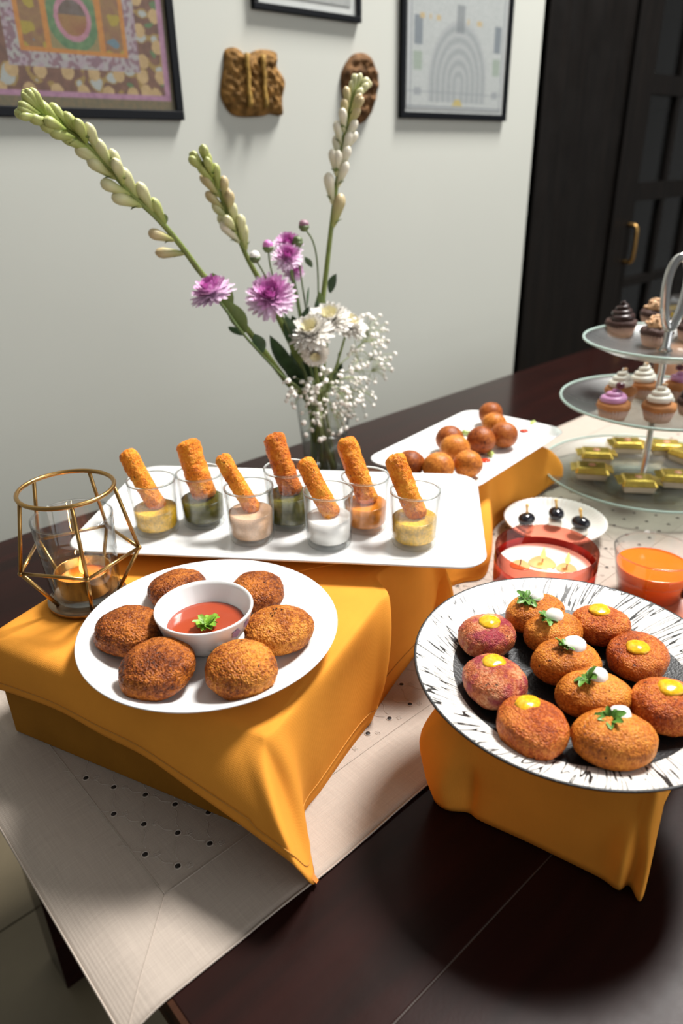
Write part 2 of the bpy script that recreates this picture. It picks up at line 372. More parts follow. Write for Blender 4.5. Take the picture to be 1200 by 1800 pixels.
def grad(name, lo, hi, z0, z1, rough=0.45):
    # petal / bud colour that changes along its own length (object z)
    mt, nt, b = nodes(name); tc = N(nt, 'ShaderNodeTexCoord'); sp = N(nt, 'ShaderNodeSeparateXYZ'); nt.links.new(tc.outputs['Object'], sp.inputs[0])
    mr = N(nt, 'ShaderNodeMapRange'); mr.inputs['From Min'].default_value = z0; mr.inputs['From Max'].default_value = z1; nt.links.new(sp.outputs[2], mr.inputs[0])
    r = ramp(nt, mr.outputs[0], [(0.0, lo), (1.0, hi)]); nt.links.new(r.outputs[0], b.inputs['Base Color']); setp(b, Roughness=rough, Subsurface_Weight=0.1, Subsurface_Radius=(0.004, 0.004, 0.002)); MATS[name] = mt
grad('bud_green', (0.26, 0.33, 0.06), (0.46, 0.48, 0.17), 0.004, 0.034)
grad('bud_cream', (0.36, 0.41, 0.12), (0.66, 0.62, 0.37), 0.006, 0.034)
grad('bud_blush', (0.34, 0.36, 0.11), (0.58, 0.43, 0.25), 0.006, 0.036)
grad('bud_white', (0.50, 0.52, 0.28), (0.80, 0.74, 0.60), 0.0, 0.028)
plain('petal_purple', (0.78, 0.43, 0.70), 0.5, var=0.18, scale=120)
plain('petal_lilac', (0.90, 0.70, 0.85), 0.5, var=0.15, scale=120)
plain('petal_deep', (0.62, 0.19, 0.51), 0.5, var=0.2, scale=120)
plain('petal_white', (0.90, 0.87, 0.81), 0.5, var=0.04)
plain('petal_cream', (0.80, 0.74, 0.50), 0.5, var=0.1)
plain('floret_white', (0.90, 0.86, 0.79), 0.6)
plain('bud_mauve', (0.30, 0.15, 0.20), 0.5, var=0.3, scale=300)
plain('twig_green', (0.28, 0.33, 0.13), 0.6)
plain('water', (0.80, 0.84, 0.78), 0.02, Transmission_Weight=1.0, IOR=1.33)
plain('choc_cake', (0.055, 0.020, 0.013), 0.7, var=0.25, bstr=0.4)
plain('choc_frosting', (0.030, 0.012, 0.010), 0.3, var=0.2)
plain('vanilla_cake', (0.42, 0.16, 0.045), 0.7, var=0.25, bstr=0.4)
plain('nut_crumble', (0.60, 0.36, 0.19), 0.6, var=0.35, scale=160, bstr=0.6, bscale=200)
plain('pink_frosting', (0.56, 0.26, 0.47), 0.35, var=0.12)
plain('white_frosting', (0.80, 0.75, 0.66), 0.35, var=0.08)
plain('berry', (0.09, 0.010, 0.022), 0.3, var=0.3, scale=200)
plain('paper_case', (0.55, 0.36, 0.28), 0.7, var=0.1)
plain('gold_foil', (0.80, 0.58, 0.12), 0.26, metal=0.85, var=0.2, scale=80, bstr=0.3, bscale=120)
plain('sweet_paper', (0.62, 0.50, 0.36), 0.6, var=0.1)
plain('seal_print', (0.50, 0.22, 0.12), 0.5)
plain('olive_black', (0.008, 0.008, 0.012), 0.15)
plain('cheese', (0.80, 0.76, 0.68), 0.4)
plain('toothpick', (0.72, 0.48, 0.14), 0.5)
plain('juice', (0.95, 0.16, 0.010), 0.12, Subsurface_Weight=0.3, Subsurface_Radius=(0.02, 0.006, 0.002))
plain('terracotta', (0.42, 0.10, 0.035), 0.35, var=0.1)
plain('white_glaze', (0.78, 0.75, 0.70), 0.3)
plain('carved_wood', (0.21, 0.11, 0.032), 0.8, var=0.6, scale=70, bstr=0.8, bscale=140, Specular_IOR_Level=0.15)
plain('carved_gold', (0.36, 0.22, 0.055), 0.7, var=0.5, scale=90, Specular_IOR_Level=0.2)
plain('carved_dark', (0.13, 0.065, 0.026), 0.8, var=0.6, scale=60, bstr=0.8, bscale=140, Specular_IOR_Level=0.15)
plain('lime', (0.50, 0.62, 0.18), 0.4, var=0.3, scale=150)
plain('chilli', (0.60, 0.05, 0.015), 0.2)
plain('print_purple', (0.40, 0.28, 0.44), 0.3); plain('print_yellow', (0.72, 0.50, 0.12), 0.3); plain('print_green', (0.35, 0.48, 0.28), 0.3)
plain('gold_label', (0.45, 0.24, 0.05), 0.3, metal=0.6)
plain('amber', (0.55, 0.20, 0.05), 0.2)

# glazed plate with brushed radial strokes
def stroke_mat():
    mt, nt, b = nodes('stroke_glaze'); L = nt.links
    tc = N(nt, 'ShaderNodeTexCoord'); sp = N(nt, 'ShaderNodeSeparateXYZ'); L.new(tc.outputs['Object'], sp.inputs[0])
    an = N(nt, 'ShaderNodeMath', operation='ARCTAN2'); L.new(sp.outputs[1], an.inputs[0]); L.new(sp.outputs[0], an.inputs[1])
    ln = N(nt, 'ShaderNodeVectorMath', operation='LENGTH'); cx = N(nt, 'ShaderNodeCombineXYZ'); L.new(sp.outputs[0], cx.inputs[0]); L.new(sp.outputs[1], cx.inputs[1]); L.new(cx.outputs[0], ln.inputs[0])
    a2 = N(nt, 'ShaderNodeMath', operation='MULTIPLY'); a2.inputs[1].default_value = 15.0; L.new(an.outputs[0], a2.inputs[0])
    r2 = N(nt, 'ShaderNodeMath', operation='MULTIPLY'); r2.inputs[1].default_value = 14.0; L.new(ln.outputs['Value'], r2.inputs[0])
    # strokes lean: angle shifted by radius
    sh = N(nt, 'ShaderNodeMath', operation='MULTIPLY_ADD'); sh.inputs[1].default_value = 45.0; L.new(ln.outputs['Value'], sh.inputs[0]); L.new(a2.outputs[0], sh.inputs[2])
    cv = N(nt, 'ShaderNodeCombineXYZ'); L.new(sh.outputs[0], cv.inputs[0]); L.new(r2.outputs[0], cv.inputs[1])
    n = N(nt, 'ShaderNodeTexNoise'); n.inputs['Scale'].default_value = 1.0; n.inputs['Detail'].default_value = 1.0; n.inputs['Roughness'].default_value = 0.4; L.new(cv.outputs[0], n.inputs[0])
    fr = N(nt, 'ShaderNodeMath', operation='MULTIPLY'); fr.inputs[1].default_value = 5.0; L.new(n.outputs[0], fr.inputs[0])
    wv = N(nt, 'ShaderNodeMath', operation='PINGPONG'); wv.inputs[1].default_value = 0.5; L.new(fr.outputs[0], wv.inputs[0])
    n2 = N(nt, 'ShaderNodeTexNoise'); n2.inputs['Scale'].default_value = 90; L.new(tc.outputs['Object'], n2.inputs[0])
    sub = N(nt, 'ShaderNodeMath', operation='MULTIPLY_ADD'); sub.inputs[1].default_value = 0.30; sub.inputs[2].default_value = -0.15; L.new(n2.outputs[0], sub.inputs[0])
    ad = N(nt, 'ShaderNodeMath', operation='ADD'); L.new(wv.outputs[0], ad.inputs[0]); L.new(sub.outputs[0], ad.inputs[1])
    r = ramp(nt, ad.outputs[0], [(0.06, (0.015, 0.014, 0.013)), (0.085, (0.70, 0.68, 0.64))])
    L.new(r.outputs[0], b.inputs['Base Color']); setp(b, Roughness=0.38)
    bump(nt, b, ad.outputs[0], 0.2, 0.001)
    MATS['stroke_glaze'] = mt
stroke_mat()

# ------------------------------------------------------------------ room
WY = 1.450                                   # wall plane, a gap behind the table
KW = (WY-0.02)/1.03                          # measurements below were taken at Y = 1.03
def wx(x): return x*KW
def wz(z): return 0.5+(z-0.5)*KW
FZ = -0.75
wl = struct(obj('wall_back', box(-2.2, wx(1.566)-0.03, WY, WY+0.12, FZ, 2.8), 'wall_paint', smooth=False))
fl = struct(obj('floor', box(-2.2, 4.6, -2.2, WY+0.62, FZ-0.05, FZ-0.003), 'grout', smooth=False))
tile = box(0.002, 0.598, 0.002, 0.598, -0.003, 0.0)
tile_me = None
for i in range(-3, 7):
    for j in range(-3, 3):
        x, y = i*0.6-0.1, j*0.6-0.15
        if tile_me is None:
            o = obj('floor_tile', tile, 'floor_stone', fl, (x, y, FZ), smooth=False); tile_me = o.data
        else:
            if y > WY: continue
            o = bpy.data.objects.new('floor_tile', tile_me); COL.objects.link(o); o.parent = fl; o.location = (x, y, FZ)
bb = struct(obj('baseboard_back', box(-2.2, wx(1.566)-0.03, WY-0.012, WY, FZ, FZ+0.08), 'wall_paint', smooth=False))

# dining table
TX0, TX1, TY0, TY1 = 0.0975, 2.18, -0.26, 1.043
tb = thing('dining_table', 'dark brown wooden dining table against the wall under all the food', 'table', (TX0, TY0, FZ))
def tl(x0, x1, y0, y1, z0, z1): return box(x0-TX0, x1-TX0, y0-TY0, y1-TY0, z0-FZ, z1-FZ)
for y0, y1 in ((TY0, 0.1805), (0.1813, 0.6120), (0.6128, TY1)):
    o = obj('plank', tl(TX0+0.004, TX1, y0, y1, -0.035, 0.0), 'table_wood', tb, smooth=False); bevel(o, 0.0008, 2)
plain('seam_dust', (0.045, 0.032, 0.027), 0.7)
for ys_ in (0.1809, 0.6124): obj('plank_seam', tl(TX0+0.004, TX1, ys_-0.0005, ys_+0.0005, -0.03, -0.00035), 'seam_dust', tb, smooth=False)
obj('end_edge', tl(TX0, TX0+0.004, TY0, TY1, -0.034, -0.0006), 'table_edge', tb, smooth=False)
obj('apron', tl(TX0+0.07, TX1-0.07, TY0+0.07, TY0+0.09, -0.12, -0.035), 'table_wood', tb, smooth=False)
obj('apron', tl(TX0+0.07, TX1-0.07, TY1-0.14, TY1-0.12, -0.12, -0.035), 'table_wood', tb, smooth=False)
obj('apron', tl(TX0+0.06, TX0+0.08, TY0+0.09, TY1-0.14, -0.12, -0.035), 'table_wood', tb, smooth=False)
for x in (TX0+0.03, TX1-0.11):
    for y in (TY0+0.05, TY1-0.18):
        v = [(sx*k, sy*k, z) for z, k in ((FZ, 0.036), (-0.035, 0.036)) for sy in (-1, 1) for sx in (-1, 1)]
        o = obj('leg', ([(a+x+0.04-TX0, b_+y+0.04-TY0, c-FZ) for a, b_, c in v], [(0, 2, 3, 1), (4, 5, 7, 6), (0, 1, 5, 4), (2, 6, 7, 3), (0, 4, 6, 2), (1, 3, 7, 5)]), 'table_wood', tb, smooth=False)

# tall cabinet with glazed doors beside the wall
CX0, CX1, CZ1 = 1.568, 3.05, 1.35
KC = WY/1.05
cx_ = lambda x: x*KC
cy_ = lambda y: WY+(y-1.05)*KC
cz_ = lambda z: max(FZ, 0.5+(z-0.5)*KC)
cb = thing('crockery_cabinet', 'tall dark brown cabinet with small glass panes beside the wall', 'cabinet', (cx_(CX0), WY, FZ))
def cl(x0, x1, y0, y1, z0, z1): return box(cx_(x0)-cx_(CX0), cx_(x1)-cx_(CX0), cy_(y0)-WY, cy_(y1)-WY, cz_(z0)-FZ, cz_(z1)-FZ)
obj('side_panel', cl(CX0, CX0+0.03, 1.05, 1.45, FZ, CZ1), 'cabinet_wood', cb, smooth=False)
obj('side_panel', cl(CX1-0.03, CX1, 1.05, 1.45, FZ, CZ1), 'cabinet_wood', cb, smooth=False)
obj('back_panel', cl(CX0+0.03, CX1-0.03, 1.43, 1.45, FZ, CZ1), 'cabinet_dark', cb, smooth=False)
bevel(obj('front_panel', cl(CX0+0.09, 1.955, 1.056, 1.08, FZ, CZ1), 'cabinet_wood', cb, smooth=False), 0.003)
bevel(obj('post', cl(CX0, CX0+0.085, 1.044, 1.08, FZ, CZ1), 'cabinet_wood', cb, smooth=False), 0.004)
bevel(obj('post', cl(1.958, 1.995, 1.046, 1.08, FZ, CZ1), 'cabinet_wood', cb, smooth=False), 0.004)
rows = [(-0.38, -0.05), (0.0, 0.15), (0.175, 0.385), (0.432, 0.645), (0.692, 0.93), (0.98, 1.22)]
for dx0 in (2.0, 2.50):
    dx1 = dx0+0.49
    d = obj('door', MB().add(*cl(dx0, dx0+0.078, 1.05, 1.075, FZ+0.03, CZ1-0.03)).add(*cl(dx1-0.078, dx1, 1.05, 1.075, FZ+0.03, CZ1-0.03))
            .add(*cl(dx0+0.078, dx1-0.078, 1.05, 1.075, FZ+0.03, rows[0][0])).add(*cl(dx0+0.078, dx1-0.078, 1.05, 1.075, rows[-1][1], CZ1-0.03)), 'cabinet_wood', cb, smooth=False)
    for (a, b_) in zip(rows[:-1], rows[1:]):
        obj('rail', cl(dx0+0.078, dx1-0.078, 1.05, 1.075, a[1], b_[0]), 'cabinet_wood', d, smooth=False)
    xm = (dx0+dx1)/2
    obj('mullion', cl(xm-0.012, xm+0.012, 1.051, 1.074, rows[0][0], rows[-1][1]), 'cabinet_wood', d, smooth=False)
    for (z0, z1) in rows:
        for (x0, x1) in ((dx0+0.078, xm-0.012), (xm+0.012, dx1-0.078)):
            obj('pane', cl(x0, x1, 1.060, 1.064, z0, z1), 'pane_glass', d, smooth=False)
    hx = dx0+0.055 if dx0 < 2.2 else dx1-0.055
    hp = [(hx, 1.05, 0.225), (hx, 1.028, 0.228), (hx, 1.022, 0.245), (hx, 1.022, 0.305), (hx, 1.028, 0.322), (hx, 1.05, 0.325)]
    obj('handle', local(tube(catmull([(cx_(a), cy_(b_), cz_(c)) for a, b_, c in hp], 4), 0.0085, 8), (cx_(CX0), WY, FZ)), 'brass', d)
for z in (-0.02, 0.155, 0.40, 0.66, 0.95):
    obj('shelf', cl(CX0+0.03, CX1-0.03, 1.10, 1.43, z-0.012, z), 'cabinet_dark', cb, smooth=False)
# glassware on the cabinet shelves
def tumbler(name, label, cat, loc, r0, r1, h, mat, group=None):
    loc = (cx_(loc[0]), cy_(loc[1]), cz_(loc[2])+0.0005); r0, r1, h = r0*KC, r1*KC, h*KC
    t = tag(obj(name, lathe([(1e-5, 0), (r0, 0), (r1, h), (r1-0.002, h), (r0-0.002, 0.006), (1e-5, 0.006)], 20), mat, loc=loc), label, cat, group)
    return t
thin_glass('shelf_glass', (0.88, 0.93, 0.95), 0.5, 0.12, 0.20)
tumbler('pilsner_glass', 'tall clear beer glass on the upper cabinet shelf', 'glass', (2.19, 1.18, 0.66), 0.022, 0.034, 0.19, 'shelf_glass')
tumbler('pilsner_glass', 'tall clear glass behind another on the upper cabinet shelf', 'glass', (2.27, 1.25, 0.66), 0.022, 0.034, 0.17, 'shelf_glass')
bt = thing('spice_bottle', 'small clear bottle with orange cap on the upper cabinet shelf', 'bottle', (cx_(2.135), cy_(1.15), cz_(0.66)+0.0005))
obj('bottle_body', lathe([(1e-5, 0), (0.02, 0), (0.021, 0.06), (0.012, 0.075), (0.012, 0.085), (1e-5, 0.085)], 20), 'shelf_glass', bt)
obj('cap', lathe([(1e-5, 0.085), (0.014, 0.085), (0.014, 0.105), (1e-5, 0.105)], 20), 'terracotta', bt)
tumbler('wine_glass', 'round clear glass on the middle cabinet shelf, left one of two', 'glass', (2.19, 1.20, 0.40), 0.026, 0.036, 0.16, 'shelf_glass')
tumbler('wine_glass', 'round clear glass on the middle cabinet shelf, right one of two', 'glass', (2.29, 1.22, 0.40), 0.026, 0.036, 0.16, 'shelf_glass')
tag(obj('yellow_bowl', lathe([(1e-5, 0), (0.02, 0), (0.045, 0.04), (0.042, 0.04), (0.018, 0.005), (1e-5, 0.005)], 24), 'mustard_dip', loc=(cx_(2.14), cy_(1.17), cz_(0.40)+0.0005)), 'small olive yellow bowl on the middle cabinet shelf', 'bowl')
tumbler('highball_glass', 'tall plain glass on the lower cabinet shelf near the brass handle', 'glass', (2.20, 1.20, 0.155), 0.03, 0.034, 0.15, 'shelf_glass')

# ------------------------------------------------------------------ wall pictures
def panel_art(name, x0, x1, z0, z1, y, nx, nz, fn, mat, parent):
    v = []; cols = []
    for j in range(nz+1):
        for i in range(nx+1):
            x = x0+(x1-x0)*i/nx; z = z0+(z1-z0)*j/nz; v.append((x, y, z)); cols += [*fn(x/KW, 0.5+(z-0.5)/KW), 1.0]
    P = parent.location
    o = obj(name, local((v, quadgrid(nx, nz)), P), mat, parent, smooth=False)
    at_ = o.data.color_attributes.new('Col', 'FLOAT_COLOR', 'POINT'); at_.data.foreach_set('color', cols)
    return o
def picture(label, x0, x1, z0, z1, fn, mat, fw=0.011, matw=0.0, nx=200, nz=160):
    x0, x1, z0, z1, fw, matw = wx(x0), wx(x1), wz(z0), wz(z1), fw*KW, matw*KW
    t = thing('picture_frame', label, 'picture', ((x0+x1)/2, WY, z0)); P = t.location
    y0, y1 = WY-0.013, WY-0.0005
    for n_, b_ in (('frame_rail', box(x0, x1, y0, y1, z0, z0+fw)), ('frame_rail', box(x0, x1, y0, y1, z1-fw, z1)), ('frame_stile', box(x0, x0+fw, y0, y1, z0+fw, z1-fw)), ('frame_stile', box(x1-fw, x1, y0, y1, z0+fw, z1-fw))):
        bevel(obj(n_, local(b_, P), 'black_frame', t, smooth=False), 0.0015)
    if matw > 0:
        obj('mat_board', local(box(x0+fw, x1-fw, WY-0.006, y1, z0+fw, z1-fw), P), 'mat_board', t, smooth=False)
    panel_art('art_print', x0+fw+matw, x1-fw-matw, z0+fw+matw, z1-fw-matw, WY-0.0075, nx, nz, fn, mat, t)
    return t
def h2(x, y): return (noise.noise(Vector((x, y, 3.3)))+1)/2
def mix(a, b, t): return tuple(p+(q-p)*t for p, q in zip(a, b))
def art1(x, z):
    bx0, bx1, bz0 = 0.416, 0.562, 0.632           # inner orange rectangle
    f = h2(x*140, z*140); g = h2(x*60+9, z*60)
    base = mix((0.085, 0.045, 0.032), (0.17, 0.085, 0.055), f)
    if x > 0.621 or z < 0.583: return mix((0.085, 0.085, 0.05), (0.17, 0.12, 0.06), h2(x*220, z*220))
    if x > 0.612 or z < 0.590: return mix((0.24, 0.12, 0.19), (0.36, 0.20, 0.28), f)
    if bx0 < x < bx1 and z > bz0:
        if x < bx0+0.006 or x > bx1-0.006 or z < bz0+0.006 or abs(x-0.453) < 0.004 or abs(x-0.526) < 0.004: return mix((0.33, 0.13, 0.03), (0.42, 0.19, 0.04), f)
        ex, ez = (x-0.490)/0.034, (z-0.672)/0.036; r = sqrt(ex*ex+ez*ez)
        if 0.453 < x < 0.526:
            if r < 0.55: return mix((0.20, 0.07, 0.04), (0.25, 0.17, 0.05), g) if z < 0.675 else mix((0.13, 0.11, 0.10), (0.08, 0.05, 0.03), f)
            if r < 0.72: return mix((0.28, 0.12, 0.16), (0.38, 0.20, 0.24), f)
            if r < 1.02: return mix((0.05, 0.12, 0.055), (0.12, 0.20, 0.09), f)
            return (0.20, 0.16, 0.07)
        if g > 0.62: return (0.27, 0.21, 0.03)
        if g < 0.36: return (0.10, 0.16, 0.19)
        return mix((0.16, 0.07, 0.05), (0.22, 0.14, 0.05), f)
    if bx0-0.018 < x < bx1+0.016 and z > bz0-0.016:
        return mix((0.28, 0.18, 0.24), (0.30, 0.33, 0.28), h2(x*120, z*120)) if h2(x*180, z*180) > 0.45 else mix(base, (0.24, 0.16, 0.22), 0.5)
    # scalloped fans along the border
    s = 0.036
    for (zz, o_) in ((0.612, 0.0), (0.590, 0.018)):
        k = round((x-0.40-o_)/s); cx = 0.40+o_+k*s
        if (x-cx)**2+(z-zz)**2 < 0.0085**2: return mix((0.32, 0.22, 0.10), (0.42, 0.30, 0.15), f)
    for (xx, o_) in ((0.583, 0.0), (0.608, 0.018)):
        k = round((z-0.63-o_)/s); cz = 0.63+o_+k*s
        if (x-xx)**2+(z-cz)**2 < 0.0085**2: return mix((0.32, 0.22, 0.10), (0.42, 0.30, 0.15), f)
    if g > 0.70: return (0.30, 0.32, 0.30)
    if g > 0.62: return (0.24, 0.16, 0.05)
    if g < 0.30: return (0.08, 0.14, 0.06)
    return base
def art2(x, z):
    f = h2(x*300, z*120); return mix((0.30, 0.32, 0.31), (0.46, 0.47, 0.45), f)
def art3(x, z):
    f = h2(x*330, z*330); c = mix((0.36, 0.39, 0.38), (0.50, 0.52, 0.51), f)
    xc = 1.265
    dx, dz = (x-xc)/0.088, (z-0.635)/0.10
    if z < 0.635: dz = (z-0.635)/0.5
    r = sqrt(dx*dx+dz*dz)
    if 0.60 < z and r < 1.0:
        c = mix((0.27, 0.30, 0.30), (0.38, 0.40, 0.40), 0.5+0.5*sin(r*34)); c = mix(c, (0.40, 0.42, 0.42), f*0.4)
    for sx in (-1, 1):
        ax = abs(x-(xc+sx*0.118))
        if ax < 0.011 and 0.690 < z < 0.735: c = mix(c, (0.12, 0.15, 0.18), 0.75)
        if ax < 0.012 and 0.650 < z < 0.680: c = mix(c, (0.20, 0.28, 0.19), 0.7*f+0.2)
        if ax < 0.010 and 0.610 < z < 0.622: c = mix(c, (0.22, 0.24, 0.26), 0.6)
    if abs(x-xc) < 0.012 and 0.715 < z < 0.76: c = mix(c, (0.18, 0.20, 0.21), 0.7)
    if abs(z-0.735) < 0.004 and h2(x*60, 1) > 0.62: c = (0.48, 0.38, 0.22)
    if (x-xc)**2 < (0.612-z)**2 and 0.594 < z < 0.606 and abs(x-xc) < 0.02: c = (0.46, 0.38, 0.15)
    if x < 1.126 or x > 1.404 or z < 0.590: c = (0.44, 0.46, 0.46)
    if abs(z-0.5915) < 0.001 or abs(x-1.128) < 0.001 or abs(x-1.402) < 0.001: c = (0.22, 0.24, 0.25)
    if abs(z-0.616) < 0.0012: c = (0.24, 0.27, 0.28)
    return c
picture('large ornate reddish brown painting with fan border in a black frame', 0.30, 0.6385, 0.5595, 0.86, art1, 'painted_art', 0.012, 0.0, 260, 220)
picture('small pale picture in a black frame, cut off at the top of the photo', 0.778, 1.001, 0.709, 0.96, art2, 'print_art', 0.009, 0.012, 60, 60)
picture('pale grey arch drawing in a black frame beside the dark cabinet', 1.101, 1.426, 0.571, 0.97, art3, 'print_art', 0.011, 0.006, 220, 260)

def carving(name, label, pts, mat, dep, seed, bands, mat2=None):
    # relief plaque: outline, domed face, carved ridges
    c = [aty(x, y, WY-0.015) for x, y in pts]; cx = sum(p.x for p in c)/len(c); cz = sum(p.z for p in c)/len(c); z0 = min(p.z for p in c)
    out = catmull([(p.x-cx, 0, p.z-cz) for p in c], 8, True); n = len(out); R = 40; v = []; f = []
    for k in range(R+1):
        t = k/R
        for p in out:
            x, z = p.x*t, p.z*t
            e = (1-t**6)
            h = dep*(0.35+0.65*e) + (bands(x, z)+0.007*noise.noise(Vector((x*90, z*90, seed)))+0.005*abs(noise.noise(Vector((x*240, z*240, seed)))))*e
            v.append((x, -h, z+cz-z0))
    for p in out: v.append((p.x, -0.0005, p.z+cz-z0))
    for k in range(R+1):
        for i in range(n):
            j = (i+1) % n; f.append((k*n+i, k*n+j, (k+1)*n+j, (k+1)*n+i))
    t = thing(name, label, 'wall carving', (cx, WY, z0))
    obj('plaque', (v, f), mat, t)
    return t, cx, z0, cz
q = 1/1.7143
t, cx, z0, cz = carving('carved_plaque', 'square ragged gilded wooden carving on the wall', [(x*q, y*q) for x, y in ((688, 150), (715, 142), (745, 163), (790, 148), (838, 158), (840, 200), (864, 245), (856, 300), (857, 345), (820, 342), (790, 350), (715, 346), (680, 300), (676, 260), (684, 200))], 'carved_wood', 0.022, 1.0, lambda x, z: 0.003*sin(x*260)*sin(z*300+1.2))
for k in range(2):
    pts = [(-0.030+k*0.042+0.0012*sin(i*1.3), -0.0275, cz-z0-0.050+i*0.0098) for i in range(11)]
    obj('carved_column', tube(pts, lambda s: 0.0062+0.0016*sin(s*60), 8), 'carved_gold', t)
carving('carved_mask', 'brown oval carved mask on the wall behind the tall flower spike', [(x*q, y*q) for x, y in ((1068, 168), (1095, 158), (1122, 172), (1140, 212), (1143, 245), (1136, 300), (1118, 350), (1090, 372), (1062, 352), (1044, 300), (1038, 250), (1042, 210))], 'carved_dark', 0.024, 4.0, lambda x, z: 0.002*sin(x*260)+0.003*cos(z*230))
# ------------------------------------------------------------------ linen runner with eyelets
RX0, RX1, RY0, RY1 = 0.0660, 1.80, 0.2925, 0.735
def runz(x, y):
    z = 0.0006
    if x < TX0: z -= ((TX0-x)/0.03)**1.6*0.0075
    else:
        e = max(0.0, 1-(y-RY0)/0.10)
        z += 0.0035*e*max(0, noise.noise(Vector((x*13+4.2, y*5, 1.7)))) 
    return z
def runy(x): return 0.0035*noise.noise(Vector((x*7+2.0, 0.3, 5.5)))
xs = [RX0+(TX0+0.02-RX0)*i/14 for i in range(15)]+[TX0+0.02+(RX1-TX0-0.02)*i/170 for i in range(1, 171)]
ys = [RY0+(RY1-RY0)*j/56 for j in range(57)]
v = []
for y in ys:
    for x in xs:
        e = max(0, 1-(y-RY0)/0.15); yy = y+runy(x)*e; v.append((x, yy, runz(x, y)))
run = obj('table_runner', local((v, quadgrid(len(xs)-1, len(ys)-1)), (RX0, RY0, 0)), 'linen', loc=(RX0, RY0, 0))
tag(run, 'beige linen table runner with eyelet lace under the mustard cloths', 'table runner'); solid(run, 0.0007, 1.0)
def rl(p): return (p[0]-RX0, p[1]-RY0, p[2])
def ridge(name, P, r=0.0006, n=6, mat='linen'):
    return obj(name, tube([rl((p[0], p[1], runz(p[0], p[1])+0.0009)) for p in P], r, n), mat, run)
BX, BY0, BY1 = 0.1362, 0.3625, RY1-0.07      # inner edge of the plain border
ridge('border_seam', [(BX-0.002*t, BY0+(BY1-BY0)*t, 0) for t in [i/40 for i in range(41)]])
ridge('border_seam', [(BX+(RX1-BX)*i/120, BY0, 0) for i in range(121)])
ridge('border_seam', [(BX+(RX1-BX)*i/120, BY1, 0) for i in range(121)])
ridge('mitre_seam', [(BX+(RX0-BX)*i/20, BY0+(RY0-BY0)*i/20+runy(BX)*i/20, 0) for i in range(21)], 0.0005)
ridge('edge_hem', [(x, RY0+runy(x)+0.0004, 0) for x in xs], 0.0008)
ridge('edge_hem', [(RX0+0.0006, y, 0) for y in ys], 0.0008)
# eyelets: stitched ring around a dark hole, on a staggered lattice
ring = tube([(0.0029*cos(a)*1.0, 0.0029*sin(a), 0) for a in [2*pi*i/16 for i in range(16)]], 0.0006, 6, closed=True)
hole = lathe([(1e-5, 0.0), (0.0025, 0.0), (0.0025, -0.0003)], 14)
rm = hm = None; em = MB(); ne = 0
rowy = [0.3770+0.0274*i for i in range(11)]
for ri, y in enumerate(rowy):
    off = 0.0137*((ri+1) % 2) if ri % 2 == 0 else 0.0
    k = 0
    x = 0.1424 + (0.0 if ri % 2 else 0.0137)
    while x < 1.45:
        inb = BX+0.004 < x and BY0+0.008 < y < BY1-0.008
        # skip what lies wholly beneath the risers
        hid = (0.20 < x < 0.54 and y > 0.30+0.40*(x-0.2)+0.10 and y > 0.42) or (0.72 < x < 1.0 and 0.60 < y)
        if inb and not hid and ne < 290:
            p = rl((x, y, runz(x, y)+0.0009))
            if rm is None:
                e = obj('eyelet', ring, 'linen_thread', run, p); rm = e.data; h = obj('hole', hole, 'eyelet_dark', e, (0, 0, -0.0001)); hm = h.data
            else:
                e = bpy.data.objects.new('eyelet', rm); COL.objects.link(e); e.parent = run; e.location = p
                h = bpy.data.objects.new('hole', hm); COL.objects.link(h); h.parent = e; h.location = (0, 0, -0.0001)
            ne += 1
            if x < 0.9:                                   # embroidered twigs between the holes
                for (dx, dy) in ((0.0137, 0.0274), (-0.0137, 0.0274)):
                    pts = []
                    for i in range(9):
                        s = 0.18+0.64*i/8; pts.append(rl((x+dx*s+0.0012*sin(s*12), y+dy*s, runz(x+dx*s, y+dy*s)+0.0008)))
                    em.add(*tube(pts, 0.00045, 4))
                for i in range(4):
                    a = i*pi/2+0.6; c = (x+0.0075+0.0016*cos(a), y-0.006+0.0016*sin(a))
                    em.add(*tube([rl((c[0]+0.0011*cos(b), c[1]+0.0011*sin(b), runz(*c)+0.0008)) for b in [2*pi*j/8 for j in range(8)]], 0.0004, 4, closed=True))
        x += 0.0301
stuff(obj('embroidery', em, 'linen_thread', run))

